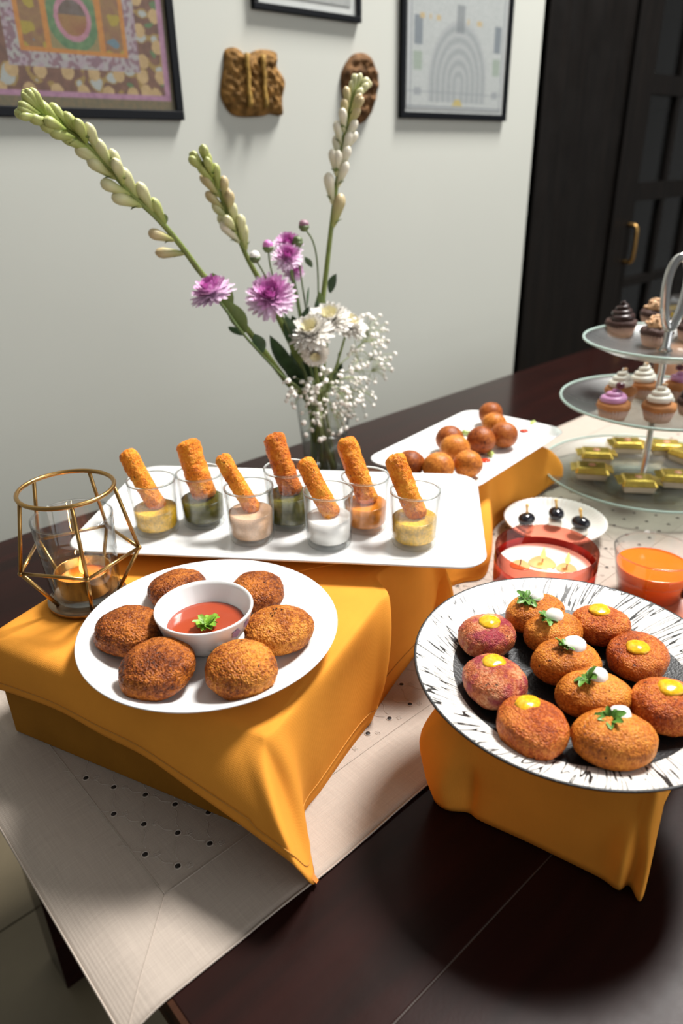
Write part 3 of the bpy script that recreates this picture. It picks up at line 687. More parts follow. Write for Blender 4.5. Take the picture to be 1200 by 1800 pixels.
# ------------------------------------------------------------------ draped mustard cloths over risers
def drape(name, label, center, ztop, ribs, grp=None, sub=7, seed=1.0, wr=0.0008, stitch=True, cat='cloth', closed_=True):
    C = Vector((center[0], center[1], ztop)); base = Vector((center[0], center[1], 0))
    G = []
    for E, mids, hem in ribs:
        E = Vector((E[0], E[1], ztop)); d = (E-C).normalized()
        G.append([C, C.lerp(E, 0.3), C.lerp(E, 0.6), E-d*0.022, E-d*0.007+Vector((0, 0, -0.0004)), E+d*0.002+Vector((0, 0, -0.0045))]+[Vector(q) for q in mids]+[Vector(hem)])
    if not closed_: pass
    G.append(list(G[0])) if closed_ else None
    nc = len(G[0]); cols = [catmull([g[j] for g in G], sub) for j in range(nc)]
    m = len(cols[0]); rows_ = []
    for i in range(m):
        fine = catmull([cols[j][i] for j in range(nc)], 5)
        out = []
        for k, p in enumerate(fine):
            s = max(0.0, min(1.0, (k/5-4)/3)); nz = noise.noise_vector(p*16+Vector((seed, seed, seed)))*wr*s
            nz2 = noise.noise_vector(p*5+Vector((seed, seed, seed)))*wr*2.2*s
            q_ = p+nz+nz2
            if q_.z < 0.0016: q_.z = 0.0016
            if k <= 20: q_.z = ztop + (q_.z-ztop if k > 15 else 0)
            out.append(q_)
        rows_.append(out)
    nr = len(rows_[0]); v = [p-base for r_ in rows_ for p in r_]
    f = [(i*nr+k, (i+1)*nr+k, (i+1)*nr+k+1, i*nr+k+1) for i in range(m-1) for k in range(nr-1)]
    o = tag(obj(name, (v, f), 'mustard_cloth', loc=base), label, cat, grp); solid(o, 0.0009, 1.0)
    if stitch:
        P = []
        for r_ in rows_:
            acc = 0; k = nr-1
            while k > 0 and acc < 0.009: acc += (r_[k]-r_[k-1]).length; k -= 1
            nrm = (r_[k]-C); nrm.z = 0.25; P.append(r_[k]-base+nrm.normalized()*0.0006)
        obj('hem_stitching', tube(P, 0.0005, 5), 'stitch', o)
    return o
def crate(name, label, pts, h, mat='riser_cloth'):
    c = sum((Vector((p[0], p[1], 0)) for p in pts), Vector())/4
    v = [(p[0]-c.x, p[1]-c.y, 0.002) for p in pts]+[(p[0]-c.x, p[1]-c.y, h) for p in pts]
    o = tag(obj(name, (v, [(3, 2, 1, 0), (4, 5, 6, 7), (0, 1, 5, 4), (1, 2, 6, 5), (2, 3, 7, 6), (3, 0, 4, 7)]), mat, loc=(c.x, c.y, 0), smooth=False), label, 'box')
    bevel(o, 0.002); return o
# riser 1
Z1 = 0.1165
A1, B1 = at(20, 1290), at(487, 1492)
d1 = (B1-A1).normalized(); n1 = Vector((-d1.y, d1.x, 0)); L1 = (B1-A1).length
D1 = 0.335
crate('display_box', 'low brown cloth-covered box holding up the round white plate', [A1+d1*0.003+n1*0.003, B1-d1*0.006+n1*0.005, B1-d1*0.006+n1*0.226, A1+d1*0.003+n1*0.226], Z1-0.003)
def mids(E, hem, out, zt, bul=(0.35, 0.75)):
    # two points between edge and hem, bowed outwards
    E = Vector((E[0], E[1], zt)); hem = Vector(hem); r = []
    for s, k in ((0.30, bul[0]), (0.66, bul[1])):
        p = Vector((E.x+(hem.x-E.x)*k, E.y+(hem.y-E.y)*k, E.z+(hem.z-E.z)*s)); r.append(p+Vector(out)*0.004)
    return r
ribs = []
def addrib(E, hem, out, zt=Z1, bul=(0.35, 0.75)): ribs.append((E, mids(E, hem, out, zt, bul), hem))
lo = -d1                                     # outward of the left side
E = A1+n1*D1; addrib(E, E+n1*0.012+lo*0.008+Vector((0, 0, 0.07)), lo)
E = A1+n1*0.24; addrib(E, E+lo*0.010+Vector((0, 0, 0.066)), lo)
E = A1+n1*0.10; addrib(E, E+lo*0.012+Vector((0, 0, 0.062)), lo)
E = A1; addrib(E, E+(lo-n1)*0.008+Vector((0, 0, 0.060)), (lo-n1).normalized())
for tt, hp, ou in ((0.07, (0, 1212), 0.008), (0.20, (85, 1243), 0.010), (0.36, (175, 1290), 0.013), (0.52, (262, 1333), 0.018), (0.68, (345, 1390), 0.026), (0.83, (425, 1447), 0.034), (0.91, (485, 1492), 0.038), (0.972, (528, 1527), 0.040)):
    E = A1+d1*(L1*tt); hem = atplane(*hp, A1-n1*ou, n1); addrib(E, hem, -n1*0.8)
addrib(B1+n1*0.003-d1*0.003, at(556, 1553, 0.004), (d1-n1).normalized()*0.6, bul=(0.24, 0.64))
addrib(B1+n1*0.012, at(551, 1508, 0.003), d1*0.9, bul=(0.34, 0.72))
addrib(B1+n1*0.030, at(533, 1438, 0.002), d1*1.2, bul=(0.42, 0.75))
for s, inn, hp, ou in ((0.07, 0, (566, 1388), 0.6), (0.115, 0, (600, 1338), 0.4), (0.165, 0, (628, 1300), 0.3), (0.200, 0, (643, 1280), 1.2), (0.222, -0.002, (652, 1268), 2.6), (0.246, 0.020, (664, 1243), -1.0), (0.275, 0.014, (700, 1192), -0.4), (0.305, 0.002, (737, 1140), 1.0), (0.325, 0, (763, 1083), 1.6)):
    addrib(B1+n1*s-d1*inn, at(*hp, 0.0018), d1*ou)
E = B1+n1*D1; addrib(E, E+(n1+d1)*0.02+Vector((0, 0, 0.002)), (n1+d1))
E = (A1+B1)/2+n1*D1; addrib(E, E+n1*0.015+Vector((0, 0, 0.03)), n1)
drape('mustard_cloth', 'mustard napkin draped over the box under the round white plate, corner hanging', ((A1+B1)/2+n1*D1*0.5).to_2d(), Z1, ribs, 'mustard cloths over the risers')
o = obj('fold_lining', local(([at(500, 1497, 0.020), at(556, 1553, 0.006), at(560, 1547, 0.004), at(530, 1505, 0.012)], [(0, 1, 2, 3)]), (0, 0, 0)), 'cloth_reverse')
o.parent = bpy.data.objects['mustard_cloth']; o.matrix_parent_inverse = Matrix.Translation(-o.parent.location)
# riser 2
Z2 = 0.108
A2, B2 = at(783, 1408), at(1112, 1560)
d2 = (B2-A2).normalized(); n2 = Vector((-d2.y, d2.x, 0)); L2 = (B2-A2).length; D2 = 0.165
crate('display_box', 'small box hidden in mustard cloth under the black and white plate', [A2+d2*0.004+n2*0.004, B2-d2*0.004+n2*0.004, B2+n2*D2-d2*0.004, A2+n2*D2+d2*0.004], Z2-0.003)
ribs = []
lo = -d2
def addrib2(E, m1, m2, hem): ribs.append((E, [Vector(m1), Vector(m2)], Vector(hem)))
zz = lambda z: Vector((0, 0, z))
def side(E, o1, o2, o3, z1=0.07, z2=0.035): addrib2(E, E+o1+zz(z1), E+o2+zz(z2), E+o3+zz(0.0018))
side(A2+n2*D2, (lo+n2)*0.004, (lo+n2)*0.005, (lo+n2)*0.006)
side(A2+n2*0.11, lo*0.008, lo*0.010, lo*0.010)
side(A2+n2*0.07, lo*0.016, lo*0.014, lo*0.012)
side(A2+n2*0.035, lo*0.026-n2*0.004, lo*0.020-n2*0.004, lo*0.014-n2*0.002)
side(A2+n2*0.008, lo*0.024-n2*0.012, lo*0.018-n2*0.012, lo*0.010-n2*0.006)
side(A2, (lo-n2)*0.013, (lo-n2)*0.013, (lo-n2)*0.007)
side(A2+d2*0.010, -n2*0.016+lo*0.004, -n2*0.017+lo*0.006, -n2*0.010+lo*0.004)
side(A2+d2*0.022, -n2*0.010, -n2*0.001, -n2*0.003)
side(A2+d2*0.034, -n2*0.007, -n2*0.004, -n2*0.005)
side(A2+d2*L2*0.45, -n2*0.003, -n2*0.003, -n2*0.004)
side(A2+d2*L2*0.75, -n2*0.003, -n2*0.004, -n2*0.005)
side(B2-d2*0.022, -n2*0.003, -n2*0.005, -n2*0.006)
side(B2-d2*0.011, -n2*0.003+d2*0.001, -n2*0.012+d2*0.001, -n2*0.009+d2*0.002)
side(B2-d2*0.007, -n2*0.003+d2*0.001, -n2*0.002+d2*0.004, -n2*0.001+d2*0.004)
side(B2, (d2-n2)*0.003, (d2-n2)*0.006, (d2-n2*1.4)*0.007)
side(B2+n2*0.015, d2*0.006, d2*0.007, d2*0.008)
side(B2+n2*0.08, d2*0.004, d2*0.005, d2*0.005)
side(B2+n2*D2, (d2+n2)*0.004, (d2+n2)*0.005, (d2+n2)*0.005)
side((A2+B2)/2+n2*D2, n2*0.004, n2*0.005, n2*0.006)
drape('mustard_cloth', 'mustard napkin wrapped to the table under the black and white plate', ((A2+B2)/2+n2*D2*0.5).to_2d(), Z2, ribs, 'mustard cloths over the risers', seed=4.0, wr=0.0006, stitch=False)
# riser 3, under the platter of fried balls
Z3 = 0.0865
u3 = Vector((cos(radians(12.5)), sin(radians(12.5)), 0)); w3 = Vector((-u3.y, u3.x, 0))
A3 = Vector((0.742, 0.558, 0)); L3, D3 = 0.225, 0.125
crate('display_box', 'box hidden in mustard cloth under the narrow platter of fried balls', [A3, A3+u3*L3, A3+u3*L3+w3*D3, A3+w3*D3], Z3-0.003)
ribs = []
def rib3(E, hem, ou, bul=(0.35, 0.75)): ribs.append((E, mids(E, hem, ou, Z3, bul), hem))
rib3(A3+w3*D3, A3+w3*D3-u3*0.03+zz(0.02), -u3)
rib3(A3+w3*0.05, A3+w3*0.05-u3*0.07+zz(0.01), -u3)
rib3(A3, at(775, 1026, 0.0018), -u3-w3)
rib3(A3+u3*0.02, at(815, 1024, 0.0018), -w3, (0.45, 0.85))
rib3(A3+u3*0.045, at(856, 1008, 0.0018), -w3*1.5, (0.5, 0.9))
rib3(A3+u3*0.075, at(866, 935, 0.002), -w3*0.0)
rib3(A3+u3*0.12, at(893, 908, 0.002), -w3*1.4)
rib3(A3+u3*0.17, at(935, 878, 0.003), -w3*0.5)
rib3(A3+u3*0.21, at(965, 855, 0.010), -w3*1.0)
rib3(A3+u3*L3, at(986, 836, 0.016), u3-w3, (0.5, 0.85))
rib3(A3+u3*L3+w3*0.03, A3+u3*(L3+0.03)+w3*0.04+zz(0.02), u3)
rib3(A3+u3*L3+w3*D3, A3+u3*(L3+0.02)+w3*D3+zz(0.02), u3+w3)
rib3(A3+u3*L3*0.5+w3*D3, A3+u3*L3*0.5+w3*(D3+0.012)+zz(0.015), w3)
drape('mustard_cloth', 'mustard napkin draped below the narrow platter beside the cake stand', (A3+u3*L3*0.5+w3*D3*0.5).to_2d(), Z3, ribs, 'mustard cloths over the risers', seed=7.0, stitch=False)

# ------------------------------------------------------------------ platters and plates
def rrect(a, b, r, z, k=10):
    out = []
    for cx, cy, s in ((a-r, b-r, 0), (-a+r, b-r, 1), (-a+r, -b+r, 2), (a-r, -b+r, 3)):
        for i in range(k+1):
            t = (s+i/k)*pi/2; out.append((cx+r*cos(t), cy+r*sin(t), z))
    return out
def platter(name, label, c, ang, a, b, rc, prof, z):
    v = []; f = []; R = []
    for inset, zz_ in prof:
        R.append(rrect(a-inset, b-inset, max(rc-inset*0.8, 0.004), zz_))
    n = len(R[0])
    for r_ in R: v += r_
    for k in range(len(R)-1):
        for i in range(n):
            j = (i+1) % n; f.append((k*n+i, k*n+j, (k+1)*n+j, (k+1)*n+i))
    f.append(tuple(range(n-1, -1, -1))); f.append(tuple((len(R)-1)*n+i for i in range(n)))
    return tag(obj(name, (v, f), 'porcelain', loc=(c[0], c[1], z), rot=(0, 0, ang)), label, 'platter')
PZ1 = 0.1180
platter('serving_platter', 'large white rectangular platter carrying the seven dip glasses', (0.4535, 0.5975), radians(-49.3), 0.2225, 0.1180, 0.030,
        [(0.055, 0), (0.050, 0.0035), (0.030, 0.0055), (0.002, 0.0165), (0.0, 0.0185), (0.0015, 0.0198), (0.004, 0.0198), (0.022, 0.0125), (0.034, 0.0078), (0.042, 0.0065), (0.060, 0.0060)], PZ1+0.0012)
PS1 = PZ1+0.0012+0.0060                       # inner surface of platter 1
PZ2 = Z3+0.0012
c2 = [at(*q_, PZ2+0.0165) for q_ in ((846, 868), (983, 748), (846, 707))]
ctr2 = Vector((0.853, 0.607))
platter('serving_platter', 'narrow white rectangular platter carrying the fried balls', (0.8430, 0.6360), radians(7.5), 0.1520, 0.0925, 0.030,
        [(0.045, 0), (0.040, 0.003), (0.022, 0.005), (0.002, 0.014), (0.0, 0.0158), (0.0015, 0.0168), (0.0035, 0.0168), (0.018, 0.0105), (0.026, 0.0068), (0.034, 0.006), (0.05, 0.0055)], PZ2)
PS2 = PZ2+0.0055
P1C, P1Z = (0.2593, 0.4652), Z1+0.0012
pl1 = tag(obj('dinner_plate', cap_lathe([(0, 0), (0.060, 0), (0.063, 0.002), (0.085, 0.006), (0.109, 0.0178), (0.1125, 0.0200), (0.1127, 0.0208), (0.1115, 0.0213), (0.108, 0.0195), (0.088, 0.0085), (0.078, 0.0048), (0.066, 0.0036), (0, 0.0036)], 96), 'porcelain', loc=(*P1C, P1Z)), 'round white dinner plate with six brown patties and a ketchup bowl', 'plate')
PS3 = P1Z+0.0036
P2C, P2Z = (0.4438, 0.2181), Z2+0.0012+0.0026
pl2 = thing('stoneware_plate', 'large round plate with black strokes on a white rim and black centre', 'plate', (*P2C, P2Z), (0.0256, 0.0023, 0))
obj('plate_body', cap_lathe([(0, 0), (0.055, 0), (0.060, 0.0015), (0.085, 0.006), (0.120, 0.0175), (0.1275, 0.0213), (0.1288, 0.0222), (0.1283, 0.0232), (0.1268, 0.0232), (0.1260, 0.0222)], 96), 'plate_black', pl2)
obj('glazed_rim', lathe([(0.1268, 0.0231), (0.118, 0.0198), (0.100, 0.0115), (0.090, 0.0068), (0.0845, 0.0052)], 160), 'stroke_glaze', pl2)
obj('plate_centre', cap_lathe([(0.0845, 0.0052), (0.080, 0.0044), (0.060, 0.0040), (0, 0.0040)], 96), 'plate_black', pl2)
PS4 = P2Z+0.0040
# ------------------------------------------------------------------ garnish helpers
def leaf_shape(L, W, lobes=5, cup=0.25, n=9):
    # jagged leaf: centre rib plus toothed outline, gently folded
    v = [(0, 0, 0)]; f = []; left = []; right = []; mid = []
    for i in range(n+1):
        t = i/n; w_ = W*sin(pi*min(1, t*0.92+0.04))**0.8*(0.72+0.28*abs(sin(t*pi*lobes)))
        y = L*t; zc = -cup*L*t*t*0.5
        mid.append((0, y, zc)); left.append((-w_, y+W*0.25*abs(sin(t*pi*lobes)), zc+w_*cup)); right.append((w_, y+W*0.25*abs(sin(t*pi*lobes)), zc+w_*cup))
    v = mid+left+right; m = n+1
    for i in range(n):
        f.append((i, i+1, m+i+1, m+i)); f.append((i, 2*m+i, 2*m+i+1, i+1))
    return v, f
def parsley_mesh(size, seed, count=7):
    r = random.Random(seed); b = MB()
    for k in range(count):
        a = 2*pi*k/count+r.uniform(-.3, .3); el = r.uniform(0.15, 0.9); L = size*r.uniform(0.55, 0.85)
        base = Matrix.Rotation(a, 4, 'Z') @ Matrix.Translation((0, size*0.12, size*0.10)) @ Matrix.Rotation(el, 4, 'X')
        for (da, s) in ((0, 1.0), (0.85, 0.72), (-0.85, 0.72)):
            b.add(*leaf_shape(L*s, L*s*0.32, 3, 0.5, 7), mat=base @ Matrix.Rotation(da, 4, 'Z'))
        b.add(*tube([(0, 0, 0), (0, size*0.1, size*0.08)], size*0.03, 5), mat=Matrix.Rotation(a, 4, 'Z'))
    b.add(*tube([(0, 0, 0.0), (size*0.05, -size*0.1, -size*0.02), (size*0.1, -size*0.3, 0)], size*0.035, 5))
    return b
def dollop(r, h, seed, lump=0.10):
    V, Fc = ico(3); o_ = Vector((seed*3.3, 1.7, seed)); out = []
    for p in V:
        d = 1+lump*noise.noise(p*1.8+o_); z = p.z
        out.append((p.x*r*d, p.y*r*d*0.94, (z*h if z > 0 else z*h*0.35)*d))
    return out, Fc
def top_of(o_, x=0, y=0):
    return max((p.co.z for p in o_.data.vertices if (p.co.x-x)**2+(p.co.y-y)**2 < 0.006**2), default=0.03)

# ------------------------------------------------------------------ six patties + ketchup bowl on the white plate
G1 = 'fried patties on the round white plate'
pat = [((313, 1036), (0.0285, 0.0265, 0.0165), 'patty_crust', 'fried patty at the back left of the white plate, behind the ketchup bowl', 0.3),
       ((452, 1041), (0.0275, 0.0255, 0.0165), 'patty_crust', 'dark fried patty at the back right of the white plate, behind the bowl', 1.1),
       ((228, 1109), (0.0305, 0.0285, 0.0185), 'patty_crust', 'fried patty at the far left of the white plate, dark spot at its edge', 2.0),
       ((490, 1108), (0.0300, 0.0275, 0.0185), 'patty_light', 'golden fried patty right of the ketchup bowl with black specks on top', 2.7),
       ((277, 1176), (0.0320, 0.0290, 0.0200), 'patty_crust', 'dark brown fried patty at the front left of the white plate', 3.6),
       ((424, 1176), (0.0295, 0.0285, 0.0205), 'patty_light', 'golden topped fried patty at the front right of the white plate', 4.4)]
for i, (pp, rr, mt, lab, sd) in enumerate(pat):
    rr = (rr[0], rr[1], rr[2]*0.89)
    c = at(*pp, PS3+rr[2]); t = tag(obj('fried_patty', blob(rr, sd+10, 6, 0.055, 0.020, 0.84, 1.6, 20.0), mt, loc=(c.x, c.y, PS3+0.0004), rot=(0, 0, sd)), lab, 'patty', G1)
    if i == 3:
        for k in range(6):
            a = rnd.uniform(0, 6.28); q_ = rnd.uniform(0.002, 0.008); x, y = q_*cos(a), q_*sin(a)
            obj('pepper_speck', blob((0.0009, 0.0008, 0.0006), k, 1, 0.1, 0), 'wick', t, (x, y, top_of(t, x, y)-0.0004))
BC = at(358, 1066, PS3+0.0385)
bw = thing('ketchup_bowl', 'small white bowl of ketchup with floral print in the middle of the plate', 'bowl', (BC.x, BC.y, PS3+0.0003))
obj('bowl_body', cap_lathe([(0, 0), (0.020, 0), (0.0215, 0.0015), (0.030, 0.010), (0.038, 0.0225), (0.0418, 0.036), (0.0424, 0.0380), (0.0418, 0.0392), (0.0404, 0.0388), (0.0390, 0.036), (0.035, 0.0225), (0.026, 0.011), (0.018, 0.0055), (0, 0.005)], 72), 'opal_glass', bw)
obj('ketchup', cap_lathe([(0.0336, 0.0206), (0.0330, 0.0212), (0.028, 0.0212), (0.015, 0.0218), (0, 0.0218)], 48), 'ketchup', bw)
o = obj('parsley_sprig', parsley_mesh(0.0160, 3, 9), 'parsley', bw, (-0.004, -0.006, 0.0225))
# printed flowers: thin enamel petals fused to the bowl wall
tocam = atan2(-BC.y, -BC.x)
def decal(name, ang, zc, r, n, mat):
    b = MB()
    for k in range(n+1):
        aa = 2*pi*k/n; rr_ = r*0.6 if k < n else 0; px_, pz_ = rr_*cos(aa), rr_*sin(aa); v = []; f = []
        for i in range(10):
            s = 2*pi*i/10; y_, z_ = px_+r*0.42*cos(s), zc+pz_+r*0.42*sin(s)
            rad = 0.0300+(z_-0.010)*(0.0080/0.0125)+0.0008 if z_ < 0.0225 else 0.0380+(z_-0.0225)*(0.0038/0.0135)+0.0008
            v.append((rad*cos(ang+y_/rad), rad*sin(ang+y_/rad), z_))
        b.add(v, [tuple(range(10))])
    return obj(name, b, mat, bw, smooth=False)
decal('printed_flower', tocam+0.62, 0.0285, 0.0048, 5, 'print_purple'); decal('printed_flower', tocam+0.95, 0.0310, 0.0040, 5, 'print_purple')
decal('printed_flower', tocam+0.20, 0.0155, 0.0042, 5, 'print_yellow'); decal('printed_leaf', tocam+0.40, 0.0180, 0.0022, 3, 'print_green'); decal('printed_leaf', tocam+0.05, 0.0135, 0.0020, 3, 'print_green')

# ------------------------------------------------------------------ croquettes on the stroked plate
G2 = 'orange croquettes with cream and parsley'; G3 = 'reddish cutlets with mustard dots'
def psurf(x, y): return PS4 + 0.0256*(y-P2C[1]) - 0.0023*(x-P2C[0])
def rest(pp, hz):
    c = at(*pp, PS4+hz)
    for _ in range(4): c = at(*pp, psurf(c.x, c.y)+hz)
    return c
cro = [((940, 1081), (0.0290, 0.0225, 0.0180), 'orange oval croquette with cream and parsley, farthest back on the black plate', (-9, -36), 25),
       ((972, 1115), (0.0270, 0.0225, 0.0185), 'orange oval croquette with cream and parsley, second from the back of its row', (0, -24), 20),
       ((994, 1167), (0.0285, 0.0235, 0.0190), 'orange oval croquette with large cream blob, middle of its row on the black plate', (14, -26), 5),
       ((1042, 1224), (0.0295, 0.0225, 0.0180), 'orange oval croquette with cream and parsley, second from the front of its row', (6, -28), -5),
       ((1078, 1302), (0.0305, 0.0245, 0.0195), 'orange oval croquette with cream and parsley nearest the front of the plate', (10, -40), 0)]
face = math.degrees(atan2(RIGHT.y, RIGHT.x))
for i, (pp, rr, lab, gp, ra) in enumerate(cro):
    rr = (rr[0]*0.97, rr[1]*0.97, rr[2]*0.86)
    c = rest(pp, rr[2]*0.95)
    t = thing('croquette', lab, 'croquette', (c.x, c.y, psurf(c.x, c.y)+0.0004), (0, 0, 0), G2)
    bd = obj('crust', blob(rr, i+30.3, 6, 0.05, 0.013, 0.86, 1.6, 22.0), 'croquette_crust', t, (0, 0, 0), rot=(0, 0, radians(face+ra)))
    # dollop towards the back top; direction found from the photo offset
    g = at(pp[0]+gp[0], pp[1]+gp[1], c.z+rr[2]*0.75)
    off = Vector((g.x-c.x, g.y-c.y)); lim = 0.0055 if i == 0 else 0.0105; off = off if off.length < lim else off.normalized()*lim
    zt = rr[2]*2*(1-(off.length/0.028)**2*0.55)
    dl = obj('cream_dollop', dollop(0.0100 if i == 2 else 0.0088, 0.0076, i+2), 'cream', t, (off.x, off.y, zt-0.0012))
    pl = obj('parsley_sprig', parsley_mesh(0.0125, 20+i, 6), 'parsley_dark', t, (off.x-0.0088*RIGHT.x-0.0062*FWD.x, off.y-0.0088*RIGHT.y-0.0062*FWD.y, zt+0.0004), rot=(0.35, -0.25, i*1.3))
cut = [((855, 1120), (0.0255, 0.0235, 0.0165), 'beet_crust', 'pink crusted cutlet with mustard dot at the left rim of the black plate', (4, -22)),
       ((869, 1201), (0.0268, 0.0240, 0.0175), 'beet_crust', 'pink crusted cutlet with mustard dot, in front of the leftmost one', (-2, -34)),
       ((1056, 1101), (0.0250, 0.0225, 0.0165), 'red_crust', 'red cutlet with mustard dot at the back right, beside the rear croquettes', (-3, -24)),
       ((1120, 1156), (0.0270, 0.0240, 0.0170), 'red_crust', 'reddish brown cutlet with mustard dot near the right rim, middle one', (0, -14)),
       ((935, 1281), (0.0270, 0.0240, 0.0185), 'red_crust', 'reddish cutlet with mustard dot at the front left of the black plate', (-8, -40)),
       ((1170, 1243), (0.0265, 0.0245, 0.0190), 'red_crust', 'brown cutlet with mustard dot cut by the right edge of the photo', (7, -28))]
for i, (pp, rr, mt, lab, gp) in enumerate(cut):
    rr = (rr[0], rr[1], rr[2]*0.84)
    c = rest(pp, rr[2]*0.95)
    t = thing('beet_cutlet', lab, 'cutlet', (c.x, c.y, psurf(c.x, c.y)+0.0004), (0, 0, 0), G3)
    obj('crust', blob(rr, i+50.7, 6, 0.06, 0.017, 0.74, 1.6, 22.0), mt, t, rot=(0, 0, i*1.1))
    g = at(pp[0]+gp[0], pp[1]+gp[1], c.z+rr[2]*0.85); off = Vector((g.x-c.x, g.y-c.y)); off = off if off.length < 0.012 else off.normalized()*0.012
    zt = rr[2]*2*(1-(off.length/0.026)**2*0.35)
    obj('mustard_dot', dollop(0.0098, 0.0036, i+9, 0.16), 'mustard_blob', t, (off.x, off.y, zt-0.0004))

# ------------------------------------------------------------------ dip glasses and fried sticks
GG = 'dip glasses on the large platter'; GS = 'fried sticks standing in dip glasses'
gl = [((278, 931), 0.0, 'mustard_dip', 0.0215, 'yellow mustard dip', 'leftmost on the platter'), ((360, 917), 0.0, 'green_dip', 0.024, 'dark green dip', 'second from the left, back row'),
      ((444, 945), 0.0, 'peach_dip', 0.0265, 'peach dip', 'third from the left, front row'), ((510, 919), 0.006, 'green_dip', 0.030, 'dark green dip and a square base', 'middle of the back row'),
      ((579, 953), 0.0, 'white_dip', 0.0255, 'white dip', 'front row centre'), ((642, 925), 0.0, 'orange_dip', 0.023, 'orange brown dip', 'rightmost of the back row'),
      ((727, 953), 0.0, 'mustard_dip', 0.0240, 'speckled yellow mustard dip', 'rightmost on the platter')]
st = [((221, 792), (276, 893), 17, 'stick_crust'), ((328, 774), (380, 884), 22, 'stick_crust'), ((388, 800), (443, 908), 15, 'stick_crust'), ((480, 762), (524, 872), 20, 'stick_brown'),
      ((533, 806), (585, 922), 17, 'stick_crust'), ((606, 770), (660, 893), 19, 'stick_crust'), ((691, 799), (738, 921), 19, 'stick_crust')]
for i, ((pp, ex, dm, dh, dn, pos), (s0, s1, sr, sm)) in enumerate(zip(gl, st)):
    c = at(*pp, PS1+0.0005); H_ = 0.063+ex
    t = thing('shot_glass', 'small clear glass of %s, %s' % (dn, pos), 'glass', (c.x, c.y, PS1+0.0004), (0, 0, 0.4), GG)
    sq = (lambda a, r, z: (1+0.10*(abs(sin(2*(a-0.3)))**1.5)*max(0, 1-z/0.05))) if i == 3 else None
    ro, rt = 0.0243, 0.0268
    def rad(z): return ro+(rt-ro)*z/H_
    obj('wall', lathe([(rad(0.007), 0.007), (rad(0.02), 0.02), (rad(0.04), 0.04), (rad(H_), H_-0.001), (rad(H_)-0.0006, H_), (rad(H_)-0.0013, H_-0.001), (rad(0.04)-0.0014, 0.04), (rad(0.02)-0.0014, 0.02), (rad(0.009)-0.0014, 0.009)], 48, sq), 'clear_glass', t)
    obj('rim', lathe([(rad(H_)+0.0003, H_-0.0012), (rad(H_)+0.0002, H_+0.0004), (rad(H_)-0.0007, H_+0.0009), (rad(H_)-0.0016, H_+0.0004), (rad(H_)-0.0016, H_-0.0012)], 48, None, True), 'glass_base', t)
    obj('base', cap_lathe([(0, 0.001), (ro-0.006, 0.0008), (ro-0.003, 0.0), (ro-0.0005, 0.0012), (ro+0.0001, 0.0068), (ro-0.0014, 0.0070), (0, 0.0066)], 48, sq), 'clear_glass', t)
    z0 = 0.0072; rd = lambda z: rad(z)-0.0019
    obj('dip', cap_lathe([(0, z0), (rd(z0)-0.001, z0), (rd(z0+0.002), z0+0.002), (rd(z0+dh), z0+dh), (rd(z0+dh)-0.003, z0+dh-0.0009), (rd(z0+dh)-0.010, z0+dh-0.0002), (0, z0+dh)], 48, sq), dm, t)
    # stick: lower end in the dip, leaning on the left of the rim
    D_ = depth(c)
    lo_ = Vector((c.x, c.y, PS1+z0+dh-0.002)) + Vector((RIGHT.x, RIGHT.y, 0))*0.005
    dl_ = depth(lo_)
    hi_ = atd(*s0, dl_-0.004)
    ax = hi_-lo_; Ls = ax.length; r_ = sr*dl_/FPX*0.97
    P = []; F_ = []; nn, mm = 30, 60
    prof = [(0.0, 0.30), (0.012, 0.62), (0.035, 0.86), (0.08, 0.98)]+[(0.08+0.84*k/90, 1.0) for k in range(1, 90)]+[(0.93, 0.97), (0.965, 0.84), (0.988, 0.6), (1.0, 0.28)]
    for (s, k) in prof:
        for a_ in range(mm):
            a = 2*pi*a_/mm; q_ = Vector((cos(a), sin(a), s*6)); sd = Vector((i*5.1, i*2.7, 0))
            kk = k*(1+0.10*noise.noise(q_*1.1+sd)+0.06*noise.noise(q_*3.3+sd)+0.035*noise.noise(Vector((cos(a)*5, sin(a)*5, s*36))+sd)+0.045*abs(noise.noise(Vector((cos(a)*11, sin(a)*11, s*80))+sd))); bend = 0.05*r_*sin(pi*s)*2
            P.append((r_*kk*cos(a)+bend, r_*kk*sin(a), s*Ls + 0.15*r_*noise.noise(q_*2+sd)))
    np_ = len(prof)
    for k in range(np_-1):
        for a_ in range(mm):
            b_ = (a_+1) % mm; F_.append((k*mm+a_, k*mm+b_, (k+1)*mm+b_, (k+1)*mm+a_))
    F_.append(tuple(range(mm-1, -1, -1))); F_.append(tuple((np_-1)*mm+a_ for a_ in range(mm)))
    o = obj('fried_stick', (P, F_), sm, loc=lo_); o.rotation_euler = ax.to_track_quat('Z', 'Y').to_euler()
    tag(o, 'fried stick in the %s glass, %s' % (dn.split(' and')[0], pos), 'fritter', GS)

# ------------------------------------------------------------------ fried balls on the narrow platter
GB = 'fried balls on the narrow platter'
bl = [((862, 727), 0.0178, 'ball_dark', 'dark fried ball at the far back of the narrow platter'), ((868, 745), 0.0172, 'ball_light', 'lighter fried ball squeezed between the two farthest dark ones'),
      ((886, 764), 0.0185, 'ball_dark', 'dark fried ball at the right end of the pile by the red drops'), ((790, 771), 0.0188, 'ball_dark', 'dark fried ball at the left of the middle row on the narrow platter'),
      ((799, 789), 0.0195, 'ball_light', 'golden fried ball in the centre of the pile'), ((845, 773), 0.0190, 'ball_dark', 'dark reddish fried ball right of the golden centre one'),
      ((822, 815), 0.0182, 'ball_light', 'golden brown fried ball at the front right of the pile'), ((770, 820), 0.0192, 'ball_light', 'golden fried ball at the front of the pile, left of another golden one'),
      ((721, 815), 0.0178, 'ball_dark', 'dark fried ball behind the rightmost dip glass')]
